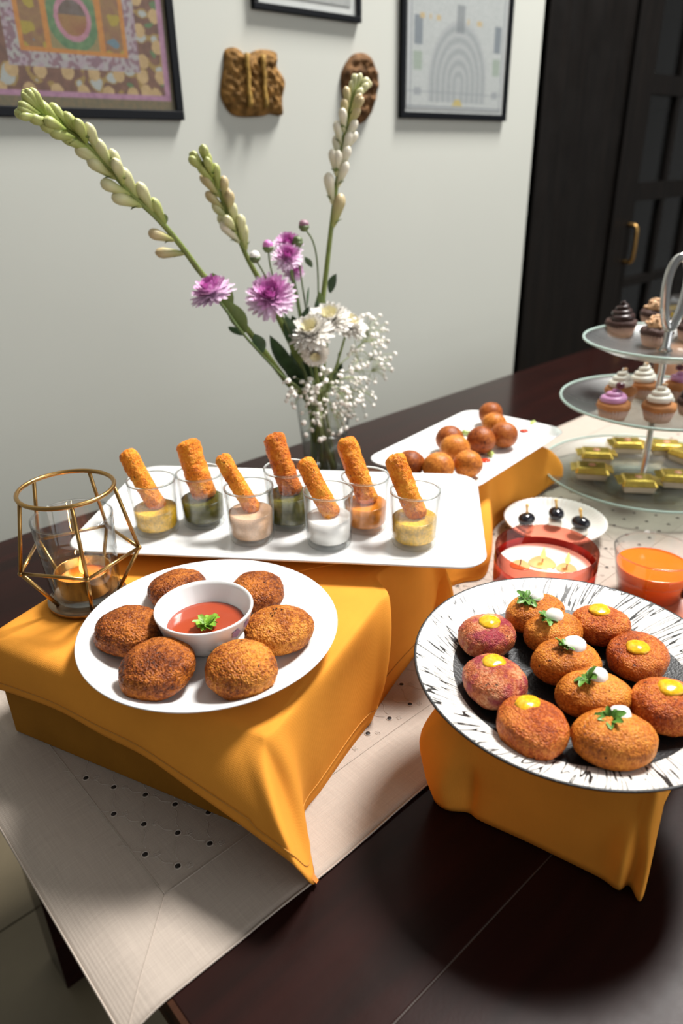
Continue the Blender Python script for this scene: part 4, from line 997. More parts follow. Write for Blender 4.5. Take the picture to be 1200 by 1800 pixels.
for i, (pp, r_, mt, lab) in enumerate(bl):
    r_ *= 1.16
    c = at(*pp, PS2+r_); tag(obj('fried_ball', blob((r_, r_, r_*0.94), i+71.2, 4, 0.04, 0.008), mt, loc=(c.x, c.y, PS2+0.0006), rot=(0, 0, i)), lab, 'fried ball', GB)
for i, (pp, lab) in enumerate((((936, 750), 'lime green garnish piece at the right end of the narrow platter'), ((862, 799), 'pale green garnish piece in front of the fried balls'), ((818, 762), 'small green garnish piece behind the fried balls'))):
    c = at(*pp, PS2+0.003); o = tag(obj('lime_garnish', blob((0.0062, 0.0045, 0.004), i+3.3, 3, 0.4, 0.15), 'lime', loc=(c.x, c.y, PS2+(0.0042 if i == 0 else 0.0006)), rot=(0, 0, i)), lab, 'garnish')
for i, (pp, lab) in enumerate((((921, 758), 'red sauce drop beside the lime garnish at the platter end'), ((853, 809), 'red sauce drop in front of the fried balls'))):
    c = at(*pp, PS2+0.001); o = tag(obj('sauce_drop', dollop(0.0075, 0.0016, i, 0.3), 'chilli', loc=(c.x, c.y, PS2+(0.0022 if i == 0 else 0.0010))), lab, 'sauce')

# ------------------------------------------------------------------ wire lantern with tealight
LB = at(156, 1052, Z1+0.001); LZ = Z1+0.0014
lt = thing('wire_lantern', 'brass geometric wire lantern on the cloth at the left', 'lantern', (LB.x, LB.y, LZ))
zm, rm_, zt, rt_, a0 = 0.170-LZ, 0.0560, 0.2365-LZ, 0.0425, -3.124
obj('base_disc', cap_lathe([(0, 0), (0.036, 0), (0.0375, 0.001), (0.0375, 0.0045), (0.0365, 0.0055), (0.030, 0.006), (0, 0.006)], 56), 'base_metal', lt)
obj('top_ring', tube([(rt_*cos(a), rt_*sin(a), zt) for a in [2*pi*i/64 for i in range(64)]], 0.0021, 10, closed=True), 'brass', lt)
V5 = [(rm_*cos(a0+k*2*pi/5), rm_*sin(a0+k*2*pi/5), zm) for k in range(5)]
for k in range(5):
    a = a0+k*2*pi/5; top = (rt_*cos(a), rt_*sin(a), zt); bot = (0.0345*cos(a), 0.0345*sin(a), 0.0145)
    obj('upright', tube([top, V5[k]], 0.0019, 8), 'brass', lt); obj('lower_strut', tube([V5[k], bot, (0.030*cos(a), 0.030*sin(a), 0.006)], 0.0019, 8), 'brass', lt)
    obj('girdle_bar', tube([V5[k], V5[(k+1) % 5]], 0.0017, 8), 'brass', lt)
    obj('joint', blob((0.0026, 0.0026, 0.0026), k, 2, 0, 0), 'brass', lt, (V5[k][0], V5[k][1], zm-0.0026))
cupz = 0.0064
cp = thing('glass_cup', 'clear glass cup holding the tealight inside the wire lantern', 'glass', (LB.x, LB.y, LZ+cupz))
obj('cup_wall', lathe([(0.0305, 0.004), (0.0325, 0.012), (0.0372, 0.084), (0.0366, 0.0848), (0.0358, 0.084), (0.0312, 0.012), (0.0290, 0.005)], 56), 'clear_glass', cp)
obj('cup_base', cap_lathe([(0, 0), (0.0275, 0), (0.0300, 0.0022), (0.0305, 0.0042), (0, 0.0038)], 48), 'clear_glass', cp)
obj('rim', lathe([(0.0375, 0.0838), (0.0374, 0.0852), (0.0366, 0.0858), (0.0357, 0.0852), (0.0357, 0.0838)], 56, None, True), 'clear_glass', cp)
tl_ = thing('tealight_candle', 'lit tealight with orange wax in a gold cup inside the lantern', 'candle', (LB.x, LB.y, LZ+cupz+0.0046))
obj('metal_cup', lathe([(1e-5, 0), (0.0235, 0), (0.0240, 0.001), (0.0262, 0.0225), (0.0268, 0.0228), (0.0262, 0.0233), (0.0254, 0.0225), (0.0234, 0.0014), (1e-5, 0.0012)], 48), 'bright_brass', tl_)
obj('wax', cap_lathe([(0, 0.002), (0.0236, 0.002), (0.0242, 0.0128), (0.0232, 0.0140), (0, 0.0134)], 40), 'candle_wax_orange', tl_)
obj('wick', tube([(0, 0, 0.0130), (0.0005, 0, 0.019)], 0.0007, 6), 'wick', tl_)
def flame(parent, loc, h, w_):
    return obj('flame', cap_lathe([(0, 0), (w_*0.7, h*0.12), (w_, h*0.28), (w_*0.8, h*0.5), (w_*0.42, h*0.75), (w_*0.12, h*0.93), (0, h)], 16), 'flame', parent, loc)
flame(tl_, (0, 0, 0.0165), 0.021, 0.0033)
def glow(name, loc, e):
    l = bpy.data.lights.new(name, 'POINT'); l.energy = e; l.color = (1, 0.55, 0.2); l.shadow_soft_size = 0.004; o = bpy.data.objects.new(name, l); COL.objects.link(o); o.location = loc
glow('tealight_glow', (LB.x, LB.y, LZ+cupz+0.030), 0.11)

# ------------------------------------------------------------------ three-wick candle, olives, juice, dish
CJ = at(950, 1050, 0.0)
cj = thing('jar_candle', 'lit candle in a wide pink red glass jar beside the platter corner', 'candle', (CJ.x, CJ.y, 0.0042))
CR, CH = 0.0610, 0.068
obj('jar_glass', lathe([(1e-5, 0), (CR-0.003, 0), (CR-0.001, 0.002), (CR, 0.03), (CR+0.0008, CH), (CR, CH+0.0006), (CR-0.0012, CH), (CR-0.003, 0.004), (1e-5, 0.004)], 72), 'pink_glass', cj)
obj('red_band', lathe([(CR+0.0003, 0.004), (CR+0.0006, 0.034), (CR+0.0009, 0.050)], 72), 'red_glass', cj)
obj('wax', cap_lathe([(0, 0.0045), (CR-0.0040, 0.0045), (CR-0.0032, 0.042), (CR-0.0040, 0.0425), (0.04, 0.0418), (0, 0.0416)], 64), 'candle_wax_white', cj)
for k, (x, y) in enumerate(((0.004, 0.006), (-0.020, 0.022), (0.014, -0.022))):
    obj('melt_pool', cap_lathe([(0.0165 if k == 0 else 0.012, 0.0424), (0.0155 if k == 0 else 0.011, 0.0428), (0, 0.0428)], 32, lambda a, r, z: 1+0.08*sin(a*3)), 'melted_wax', cj, (x, y, 0))
    obj('wick', tube([(x, y, 0.0425), (x+0.0006, y, 0.0500)], 0.0008, 6), 'wick', cj)
    if k != 1: flame(cj, (x+0.0004, y, 0.0480), 0.0165, 0.0034)
lab0 = atan2(-CJ.y, -CJ.x)+0.25
v = []; f = []
for i in range(13):
    a = lab0-0.30+0.6*i/12
    for z in (0.012, 0.044): v.append(((CR+0.0012)*cos(a), (CR+0.0012)*sin(a), z))
for i in range(12): f.append((2*i, 2*i+2, 2*i+3, 2*i+1))
obj('label', (v, f), 'gold_label', cj)
glow('jar_candle_glow', (CJ.x, CJ.y, 0.060), 0.02)

OB = at(973, 930, 0.010)
ob = tag(obj('ribbed_bowl', lathe([(1e-5, 0), (0.040, 0), (0.046, 0.002), (0.068, 0.018), (0.0725, 0.0235), (0.0718, 0.0243), (0.0700, 0.0235), (0.064, 0.0185), (0.043, 0.0042), (1e-5, 0.004)], 180, lambda a, r, z: 1+(0.020*sin(a*60) if r > 0.05 else 0)), 'white_glaze', loc=(OB.x, OB.y, 0.0036)), 'white ribbed bowl of olive picks behind the jar candle', 'bowl')
GO = 'olive picks in the ribbed bowl'
for i, (pp, lab) in enumerate((((925, 914), 'black olive on a pick at the left of the ribbed bowl'), ((977, 905), 'black olive on a pick at the back of the ribbed bowl'), ((1020, 921), 'black olive on a pick at the right of the ribbed bowl'))):
    c = at(*pp, 0.026); t = thing('olive_pick', lab, 'olive', (c.x, c.y, 0.0105), (0, 0, i*0.7), GO)
    v, f = box(-0.010, 0.010, -0.009, 0.009, 0.0, 0.008); bevel(obj('cheese_cube', (v, f), 'cheese', t), 0.002)
    obj('olive', blob((0.0145, 0.0115, 0.0092), i, 3, 0.03, 0), 'olive_black', t, (0, 0, 0.0082))
    obj('toothpick', tube([(0.0, 0, 0.025), (0.002, 0.003, 0.040)], 0.0019, 6), 'toothpick', t); obj('pick_knot', blob((0.0028, 0.0024, 0.0032), i, 2, 0.1, 0), 'toothpick', t, (0.0016, 0.0022, 0.034))
JC = at(1137, 1050, 0.0)
jc = thing('juice_cup', 'clear plastic cup of orange juice on the runner', 'drink', (JC.x, JC.y, 0.0038))
JH = 0.064
obj('cup_wall', lathe([(0.036, 0.003), (0.0375, 0.004), (0.048, JH-0.004), (0.0488, JH), (0.0482, JH+0.0006), (0.0475, JH-0.002), (0.0366, 0.005)], 64), 'plastic_cup', jc)
obj('cup_base', cap_lathe([(0, 0), (0.035, 0), (0.037, 0.003), (0, 0.0025)], 48), 'plastic_cup', jc)
obj('rim', lathe([(0.0490, JH-0.001), (0.0492, JH+0.0006), (0.0484, JH+0.0012), (0.0474, JH+0.0004), (0.0474, JH-0.001)], 64, None, True), 'plastic_cup', jc)
obj('juice', cap_lathe([(0, 0.0055), (0.0362, 0.0055), (0.0435, 0.0440), (0.0425, 0.0446), (0.0400, 0.0440), (0, 0.0440)], 56), 'juice', jc)
obj('cup_ring', tube([(0.0424*cos(a), 0.0424*sin(a), 0.0310) for a in [2*pi*i/48 for i in range(48)]], 0.0005, 6, closed=True), 'plastic_cup', jc)
TD = at(1240, 1120, 0.0)
td = thing('terracotta_dish', 'terracotta dish with a dotted white rim at the right photo edge', 'dish', (TD.x, TD.y, 0.0040))
obj('dish_body', cap_lathe([(0, 0), (0.05, 0), (0.072, 0.010), (0.0745, 0.012), (0.0735, 0.0132), (0.070, 0.0118), (0.05, 0.004), (0, 0.004)], 72), 'terracotta', td)
bead = blob((0.0013, 0.0013, 0.0009), 1, 2, 0, 0); bme = None
for k in range(90):
    a = 2*pi*k/90; p = (0.0735*cos(a), 0.0735*sin(a), 0.0128)
    if bme is None: o = obj('rim_dot', bead, 'white_glaze', td, p); bme = o.data
    else:
        o = bpy.data.objects.new('rim_dot', bme); COL.objects.link(o); o.parent = td; o.location = p
c = at(1204, 1036, 0.016); tag(obj('date_sweet', blob((0.017, 0.013, 0.011), 5, 4, 0.08, 0.01), 'choc_frosting', loc=(c.x, c.y, 0.0042)), 'dark brown sweet behind the orange juice at the right edge', 'sweet')
# ------------------------------------------------------------------ vase of flowers
VC = Vector((0.761, 0.887, 0.0)); VD = depth(VC+Vector((0, 0, 0.16)))
vz = thing('glass_vase', 'ribbed clear glass vase of flowers behind the dip platter', 'vase', VC)
rib = lambda a, r, z: 1+0.022*sin(a*36)*(1 if z < 0.125 else 0)
obj('vase_wall', lathe([(0.034, 0.012), (0.0355, 0.03), (0.040, 0.08), (0.046, 0.125), (0.0500, 0.158), (0.0494, 0.1588), (0.0484, 0.158), (0.0440, 0.125), (0.038, 0.08), (0.0335, 0.03), (0.032, 0.014)], 144, rib), 'vase_glass', vz)
obj('vase_foot', cap_lathe([(0, 0), (0.034, 0), (0.0365, 0.002), (0.0370, 0.008), (0.034, 0.0125), (0, 0.0115)], 144, lambda a, r, z: 1+0.02*sin(a*36)), 'glass_base', vz)
obj('water', cap_lathe([(0, 0.0145), (0.0310, 0.0145), (0.0325, 0.03), (0.0368, 0.078), (0, 0.078)], 48), 'vase_glass', vz)
def vpt(x, y, dd): return aty(x, y, 0.887+dd*0.75)
def budmesh(L, w_, tipk=0.25):
    return lathe([(w_*0.22, 0), (w_*0.45, L*0.10), (w_*0.62, L*0.28), (w_*0.82, L*0.50), (w_*1.0, L*0.72), (w_*0.85, L*0.87), (w_*0.45, L*0.96), (1e-5, L)], 12, lambda a, r, z: 1+0.06*cos(3*a))
BM = {}
def bud(parent, mat, p, d, scale, label=None, open_=False):
    key = (mat, open_)
    if key not in BM:
        o = obj('bud', budmesh(0.034, 0.0062), mat, parent); BM[key] = o.data
    else:
        o = bpy.data.objects.new('bud', BM[key]); COL.objects.link(o); o.parent = parent
    o.location = p; o.rotation_euler = Vector(d).to_track_quat('Z', 'Y').to_euler(); o.scale = (scale, scale, scale); return o
def lens_leaf(L, W, bend=0.2, n=8):
    v = []; f = []
    for i in range(n+1):
        t = i/n; w_ = W*sin(pi*min(0.999, t*0.94+0.06))**0.9; z = bend*L*t*t
        v += [(-w_, w_*0.25, L*t), (0, 0+z, L*t), (w_, w_*0.25, L*t)]
        v[-3] = (-w_, z+w_*0.35, L*t); v[-1] = (w_, z+w_*0.35, L*t)
    for i in range(n):
        a = i*3; f += [(a, a+1, a+4, a+3), (a+1, a+2, a+5, a+4)]
    return v, f
def add_leaf(parent, base, p, d, L, W, mat, roll=0, bend=0.2):
    o = obj('leaf', lens_leaf(L, W, bend), mat, parent); o.location = Vector(p)-base
    q_ = Vector(d).to_track_quat('Z', 'Y'); o.rotation_euler = (q_ @ Matrix.Rotation(roll, 3, 'Z').to_quaternion()).to_euler(); return o
inside = lambda k: VC+Vector((0.020*cos(k*2.4), 0.020*sin(k*2.4), 0.016))
def tuberose(label, path, dofs, k, spec, r0=0.0052, r1=0.0026, leaves=()):
    pts = [inside(k)]+[vpt(x, y, dofs*(i/len(path))) for i, (x, y) in enumerate(path)]
    C_ = catmull(pts, 8); base = pts[0]
    t = thing('tuberose_stem', label, 'flower', base, group='tuberose spikes in the vase')
    obj('stem', tube([p-base for p in C_], lambda s: r0+(r1-r0)*s, 10), 'stem_green', t)
    n = len(C_)
    R_ = random.Random(k*11+3)
    for (s, sidex, ang, sc, mt) in spec:
        i = min(n-2, int(s*(n-1))); p = C_[i]; tg = (C_[i+1]-C_[max(0, i-1)]).normalized()
        sd = tg.cross(FWD).normalized()*sidex - FWD*R_.uniform(-0.25, 0.75)
        sd = (sd-tg*sd.dot(tg)).normalized(); d = tg*cos(ang)+sd*sin(ang)
        q_ = p-base+sd*r1*0.8
        bud(t, mt, q_, d, sc)
        if sc > 0.8: add_leaf(t, base, p+sd*r1*0.6, (d+sd*0.5), 0.014*sc, 0.0045, 'leaf_mid', 0, -0.2)
    for (x0, y0, x1, y1, W, dd, mt) in leaves:
        a, b_ = vpt(x0, y0, dd), vpt(x1, y1, dd-0.01); add_leaf(t, base, a, b_-a, (b_-a).length, W, mt, 0.5, 0.12)
    return t
R6 = random.Random(12)
def spec(s0, s1, n, sc0, sc1, mats, tipn=5):
    out = []
    for i in range(n):
        s = s0+(s1-s0)*(i/(n-1))**0.9; u = i/(n-1); side_ = 1 if i % 2 else -1
        out.append((s, side_, R6.uniform(0.22, 0.45), sc0+(sc1-sc0)*u*R6.uniform(0.85, 1.1), mats[min(len(mats)-1, int(u*len(mats)))]))
        if i % 3 == 1: out.append((s+0.006, side_*0.15, R6.uniform(0.3, 0.6), (sc0+(sc1-sc0)*u)*0.95, mats[min(len(mats)-1, int(u*len(mats)))]))
    for j in range(tipn): out.append((0.985, cos(j*2.5), R6.uniform(0.05, 0.5), sc1*0.85, mats[-1]))
    return out
tuberose('long tuberose spike leaning far to the left with green white buds', [(545, 715), (505, 672), (462, 615), (420, 560), (385, 515), (352, 478), (318, 432), (278, 385), (235, 345), (195, 300), (150, 252), (105, 222), (62, 196)], -0.05, 1,
         [(0.52, 1, 0.9, 1.15, 'bud_blush'), (0.56, 1, 0.55, 1.15, 'bud_blush'), (0.60, -1, 0.25, 1.1, 'bud_green')]+spec(0.64, 0.975, 18, 1.22, 0.95, ['bud_cream', 'bud_cream', 'bud_green', 'bud_green'], 7), leaves=((405, 545, 372, 485, 0.014, -0.02, 'leaf_mid'), (430, 585, 402, 535, 0.013, -0.02, 'leaf_mid'), (462, 620, 448, 590, 0.010, -0.03, 'leaf_dark'), (425, 590, 402, 578, 0.007, -0.02, 'leaf_dark')))
tuberose('short tuberose spike in the middle with browning green buds', [(548, 700), (522, 630), (490, 560), (460, 500), (437, 458), (418, 415), (398, 370), (378, 322), (356, 284)], 0.02, 2,
         [(0.60, -1, 0.3, 1.15, 'bud_cream'), (0.64, 1, 0.35, 1.2, 'bud_white')]+spec(0.64, 0.97, 13, 1.15, 0.9, ['bud_cream', 'bud_blush', 'bud_green'], 7))
tuberose('upright tuberose spike on the right with pale pink and white buds', [(562, 700), (562, 620), (566, 540), (574, 470), (582, 400), (592, 320), (603, 250), (616, 190), (630, 152)], 0.0, 3,
         [(0.56, -1, 0.15, 1.5, 'bud_blush'), (0.62, 1, 0.35, 1.35, 'bud_white')]+spec(0.66, 0.97, 17, 1.15, 0.85, ['bud_white', 'bud_white', 'bud_blush', 'bud_cream'], 6), leaves=((580, 515, 594, 482, 0.011, 0.0, 'leaf_dark'), (568, 560, 562, 515, 0.009, 0.0, 'leaf_mid')))

def petal(L, W, curl, n=5, spoon=0.35):
    v = []; f = []
    for i in range(n+1):
        t = i/n; w_ = W*(0.35+0.65*sin(pi*min(0.97, 0.25+0.68*t))) if i < n else W*0.35
        v += [(-w_, L*t, curl*L*t*t+w_*spoon), (0, L*t, curl*L*t*t), (w_, L*t, curl*L*t*t+w_*spoon)]
    for i in range(n):
        a = i*3; f += [(a, a+1, a+4, a+3), (a+1, a+2, a+5, a+4)]
    return v, f
def bloom(parent, base, p, face_, r, pal, seed, layers=6, disc=None):
    R_ = random.Random(seed); q_ = Vector(face_).to_track_quat('Z', 'Y').to_matrix().to_4x4()
    hd = bpy.data.objects.new('bloom', None)
    groups = {}
    for k in range(layers):
        u = k/(layers-1); n = int(26-10*u); el = radians(-18+ (88 if not disc else 68)*u); L = r*(1.0-0.42*u)
        for i in range(n):
            a = 2*pi*(i+0.5*(k % 2))/n+R_.uniform(-.08, .08); e = el+R_.uniform(-.12, .12)
            M = Matrix.Rotation(a, 4, 'Z') @ Matrix.Translation((0, r*0.10, 0.0)) @ Matrix.Rotation(e, 4, 'X')
            mt = pal[min(len(pal)-1, int(u*len(pal)))]
            groups.setdefault(mt, MB()).add(*petal(L*R_.uniform(0.9, 1.06), r*0.14, 0.22), mat=q_ @ M)
    nm = ['outer_petals', 'middle_petals', 'inner_petals']
    for gi, (mt, b) in enumerate(groups.items()):
        stuff(obj(nm[min(gi, 2)], b, mt, parent, Vector(p)-base))
    bpy.data.objects.remove(hd)
    if disc:
        b = MB().add(*dollop(r*0.15, r*0.10, seed), mat=q_ @ Matrix.Translation((0, 0, r*0.10))); obj('flower_disc', b, disc, parent, Vector(p)-base)
    b = MB().add(*cap_lathe([(0, -r*0.35), (r*0.10, -r*0.30), (r*0.30, -r*0.08), (r*0.26, -r*0.02), (0, -r*0.02)], 14), mat=q_); obj('calyx', b, 'stem_dark', parent, Vector(p)-base)
def stemflower(name, label, path, dd, k, cat='flower', grp=None, r=0.0019, mat='stem_dark', leaves=()):
    pts = [inside(k)]+[vpt(x, y, dd) for x, y in path]; base = pts[0]
    t = thing(name, label, cat, base, group=grp); C_ = catmull(pts, 6)
    obj('stem', tube([p-base for p in C_], r, 8), mat, t)
    for (x0, y0, x1, y1, W, lm) in leaves:
        a, b_ = vpt(x0, y0, dd), vpt(x1, y1, dd-0.01); add_leaf(t, base, a, b_-a, (b_-a).length, W, lm, 0.35, 0.15)
    return t, base, pts[-1]
PUR = ['petal_lilac', 'petal_purple', 'petal_deep']; WHT = ['petal_white']*9+['petal_cream']
tocam_ = (-FWD)
for k, (lab, path, dd, off_, r, lv) in enumerate((
    ('large lilac chrysanthemum in the middle of the vase', [(552, 700), (530, 640), (505, 575), (476, 522)], -0.045, (tocam_+Vector((0, 0, 0.45))-RIGHT*0.1), 0.0350, ((520, 615, 500, 560, 0.012, 'leaf_dark'), (528, 640, 512, 590, 0.011, 'leaf_mid'))),
    ('lilac chrysanthemum low on the left beside the leaning spike', [(540, 705), (490, 655), (430, 590), (393, 540), (372, 515)], -0.075, (tocam_*0.45-RIGHT*0.35+Vector((0, 0, 1))), 0.0290, ()),
    ('small purple chrysanthemum highest in the vase', [(556, 700), (535, 600), (517, 500), (506, 430)], 0.01, (tocam_+Vector((0, 0, 0.6))), 0.0210, ((530, 600, 512, 560, 0.011, 'leaf_dark'),)),
    ('purple chrysanthemum just below the highest one', [(558, 700), (537, 610), (520, 520), (505, 452)], -0.02, (tocam_*0.9+Vector((0, 0, 0.5))+RIGHT*0.1), 0.0215, ((540, 540, 548, 505, 0.010, 'leaf_dark'), (530, 580, 548, 540, 0.010, 'leaf_dark'))),
    ('faded lilac chrysanthemum under the purple pair', [(560, 700), (540, 620), (526, 540), (513, 474)], 0.025, (tocam_*0.6+RIGHT*0.5+Vector((0, 0, 0.2))), 0.0200, ()))):
    t, base, p = stemflower('chrysanthemum', lab, path, dd, k+5, grp='purple chrysanthemums in the vase', leaves=lv); bloom(t, base, p, off_, r, PUR, k+1)
for k, (lab, path, dd, fc, r) in enumerate((('white chrysanthemum at the left of the white cluster', [(558, 700), (553, 640), (546, 585)], -0.07, tocam_*0.8-RIGHT*0.25+Vector((0, 0, 0.8)), 0.0330),
    ('white chrysanthemum in the middle of the white cluster', [(565, 700), (572, 630), (578, 562)], -0.045, tocam_*0.7+Vector((0, 0, 1.0)), 0.0330),
    ('white chrysanthemum at the right of the white cluster', [(572, 700), (592, 640), (612, 572)], -0.02, tocam_*0.4+RIGHT*0.5+Vector((0, 0, 0.8)), 0.0300),
    ('small white chrysanthemum drooping under the white cluster', [(560, 700), (556, 650), (553, 622)], -0.085, tocam_*0.7-Vector((0, 0, 0.5)), 0.0200))):
    t, base, p = stemflower('chrysanthemum', lab, path, dd, k+11, grp='white chrysanthemums in the vase', mat='stem_green', leaves=((565, 640, 572, 598, 0.012, 'leaf_dark'),) if k == 0 else ()); bloom(t, base, p, fc, r, WHT, k+21, 7, 'petal_cream')
for k, (lab, path, dd, mt) in enumerate((('closed mauve flower bud on the highest thin stem', [(565, 700), (560, 560), (558, 470), (550, 425), (534, 400)], -0.01, 'bud_mauve'), ('closed mauve flower bud left of the purple flowers', [(548, 700), (510, 580), (478, 480), (471, 437)], -0.02, 'petal_deep'),
    ('closed dark flower bud with white tip beside the middle spike', [(546, 700), (505, 580), (468, 490), (448, 455)], -0.03, 'petal_white'), ('closed green flower bud beside the highest purple flower', [(560, 700), (540, 560), (528, 480), (523, 428)], -0.015, 'stem_dark'))):
    t, base, p = stemflower('flower_bud', lab, path, dd, k+15, grp='closed chrysanthemum buds', r=0.0013, leaves=((548, 470, 536, 455, 0.005, 'leaf_dark'), (562, 560, 556, 530, 0.006, 'leaf_dark')) if k == 0 else ())
    obj('bud_tip', blob((0.0072, 0.0072, 0.0068), k+4, 3, 0.12, 0.06), mt, t, p-base+Vector((0, 0, -0.003)))
    obj('calyx', cap_lathe([(0, -0.001), (0.0045, 0), (0.0082, 0.005), (0.0076, 0.008), (0, 0.007)], 14), 'stem_dark', t, p-base-Vector((0, 0, 0.005)))
# dark foliage filling the neck
for k, (lab, path, lv) in enumerate((('dark leafy chrysanthemum stem at the left of the vase mouth', [(548, 705), (530, 660), (512, 600)], ((515, 665, 470, 600, 0.014, 'leaf_dark'), (530, 680, 500, 640, 0.016, 'leaf_dark'), (525, 650, 525, 600, 0.013, 'leaf_dark'), (535, 690, 512, 668, 0.014, 'leaf_dark'))),
    ('dark leafy chrysanthemum stem in the middle of the vase mouth', [(560, 705), (548, 640), (540, 570)], ((545, 640, 520, 590, 0.014, 'leaf_dark'), (540, 600, 546, 545, 0.013, 'leaf_dark'), (552, 670, 535, 630, 0.015, 'leaf_dark'))),
    ('leafy green stem at the right of the vase mouth', [(572, 705), (590, 660), (596, 620)], ((590, 680, 606, 640, 0.013, 'leaf_dark'), (575, 690, 590, 655, 0.013, 'leaf_mid'))))):
    stemflower('leafy_stem', lab, path, 0.0+0.02*k, k+20, grp='leafy stems in the vase', cat='foliage', leaves=lv)
# baby's breath sprays: thin twigs with tiny white florets
R7 = random.Random(77); FM = None
fl_v = MB()
for k in range(6):
    a = k*2*pi/6; fl_v.add(*ico(1), mat=Matrix.Translation((0.0018*cos(a), 0.0018*sin(a), 0.0004*(k % 2))) @ Matrix.Diagonal((0.0019, 0.0019, 0.0016, 1)))
fl_v.add(*ico(1), mat=Matrix.Translation((0, 0, 0.001)) @ Matrix.Diagonal((0.002, 0.002, 0.002, 1)))
for k, (lab, ctr, ex, n, dd) in enumerate((("spray of tiny white baby's breath at the upper right of the vase", (648, 588), (34, 36), 42, 0.0), ("spray of tiny white baby's breath reaching far right of the vase", (655, 640), (44, 34), 52, -0.03),
        ("spray of tiny white baby's breath in front of the vase mouth", (590, 680), (52, 34), 70, -0.085), ("spray of tiny white baby's breath at the left of the vase mouth", (528, 690), (34, 26), 30, -0.075),
        ("spray of tiny white baby's breath drooping over the vase front", (570, 738), (42, 34), 44, -0.085), ("spray of tiny white baby's breath at the right of the vase mouth", (622, 700), (36, 40), 50, -0.05))):
    base = inside(k+30); mouth = VC+Vector((0.012*cos(k), 0.012*sin(k), 0.165)); hub = vpt(ctr[0]*0.6+575*0.4, min(ctr[1], 690)*0.6+670*0.4, dd*0.8)
    t = thing('baby_breath_spray', lab, 'flower', base, group="sprays of baby's breath")
    b = MB(); b.add(*tube([p-base for p in catmull([base, mouth, hub], 6)], 0.0009, 6))
    nodes_ = []
    for j in range(5):
        nd = hub.lerp(vpt(ctr[0]+R7.uniform(-.6, .6)*ex[0], ctr[1]+R7.uniform(-.6, .6)*ex[1], dd+R7.uniform(-.02, .02)), 0.6); nodes_.append(nd); b.add(*tube([hub-base, nd-base], 0.0006, 5))
    for j in range(n):
        a = R7.uniform(0, 6.283); rr = sqrt(R7.uniform(0.02, 1)); p = vpt(ctr[0]+ex[0]*rr*cos(a)*1.1, ctr[1]+ex[1]*rr*sin(a)*1.1, dd+R7.uniform(-.035, .03))
        nd = min(nodes_, key=lambda q_: (q_-p).length); md = nd.lerp(p, 0.5)+Vector((0, 0, 0.004)); b.add(*tube([nd-base, md-base, p-base], 0.00035, 4))
        d = (p-nd).normalized()+Vector((0, 0, 0.5))-FWD*0.4
        if FM is None: o = obj('floret', fl_v, 'floret_white', t); FM = o.data
        else:
            o = bpy.data.objects.new('floret', FM); COL.objects.link(o); o.parent = t
        o.location = p-base; o.rotation_euler = d.to_track_quat('Z', 'Y').to_euler(); s = R7.uniform(0.8, 1.35); o.scale = (s, s, s)
    obj('twigs', b, 'twig_green', t)

# ------------------------------------------------------------------ three tier glass cake stand
SX, SY = 1.1075, 0.4755
cs = thing('cake_stand', 'three tier clear glass cake stand at the right', 'cake stand', (SX, SY, 0.0036))
def tier(nm, zr, r, dep):
    z0 = zr-dep-0.0036; zr = zr-0.0036
    obj(nm, cap_lathe([(0, z0-0.004), (r*0.55, z0-0.004), (r*0.78, z0+dep*0.22), (r*0.94, z0+dep*0.72), (r, zr-0.001), (r-0.001, zr), (r-0.004, zr-0.001), (r*0.92, z0+dep*0.78), (r*0.76, z0+dep*0.28), (r*0.54, z0), (0, z0)], 96), 'green_glass', cs)
    obj('glass_rim', tube([((r-0.0015)*cos(a), (r-0.0015)*sin(a), zr) for a in [2*pi*i/96 for i in range(96)]], 0.0021, 8, closed=True), 'green_edge', cs)
    return z0+0.0036
TB = tier('bottom_tier', 0.0300, 0.166, 0.018); TM = tier('middle_tier', 0.1500, 0.148, 0.017); TT = tier('top_tier', 0.2450, 0.124, 0.017)
obj('stand_foot', cap_lathe([(0, 0), (0.075, 0), (0.078, 0.002), (0.03, 0.0035), (0, 0.0035)], 48), 'green_glass', cs)
for z0, z1 in ((TB, TM-0.004), (TM, TT-0.004)):
    obj('rod', cap_lathe([(0, z0-0.0036), (0.012, z0-0.0036), (0.010, z0), (0.0052, z0+0.006), (0.0052, z1-0.012), (0.010, z1-0.0042), (0, z1-0.0040)], 24), 'steel', cs)
obj('finial_stem', cap_lathe([(0, TT-0.0036), (0.011, TT-0.0036), (0.006, TT+0.004), (0.006, TT+0.040), (0, TT+0.042)], 24), 'steel', cs)
hz0 = TT+0.030; lp = []
for i in range(40):
    a = 2*pi*i/40; wx_ = 0.0150*sin(a)*(1.0-0.25*cos(a)); zz_ = hz0+0.052-0.052*cos(a); lp.append((RIGHT.x*wx_, RIGHT.y*wx_, zz_))
obj('loop_handle', tube(lp, 0.0068, 12, closed=True), 'steel', cs)
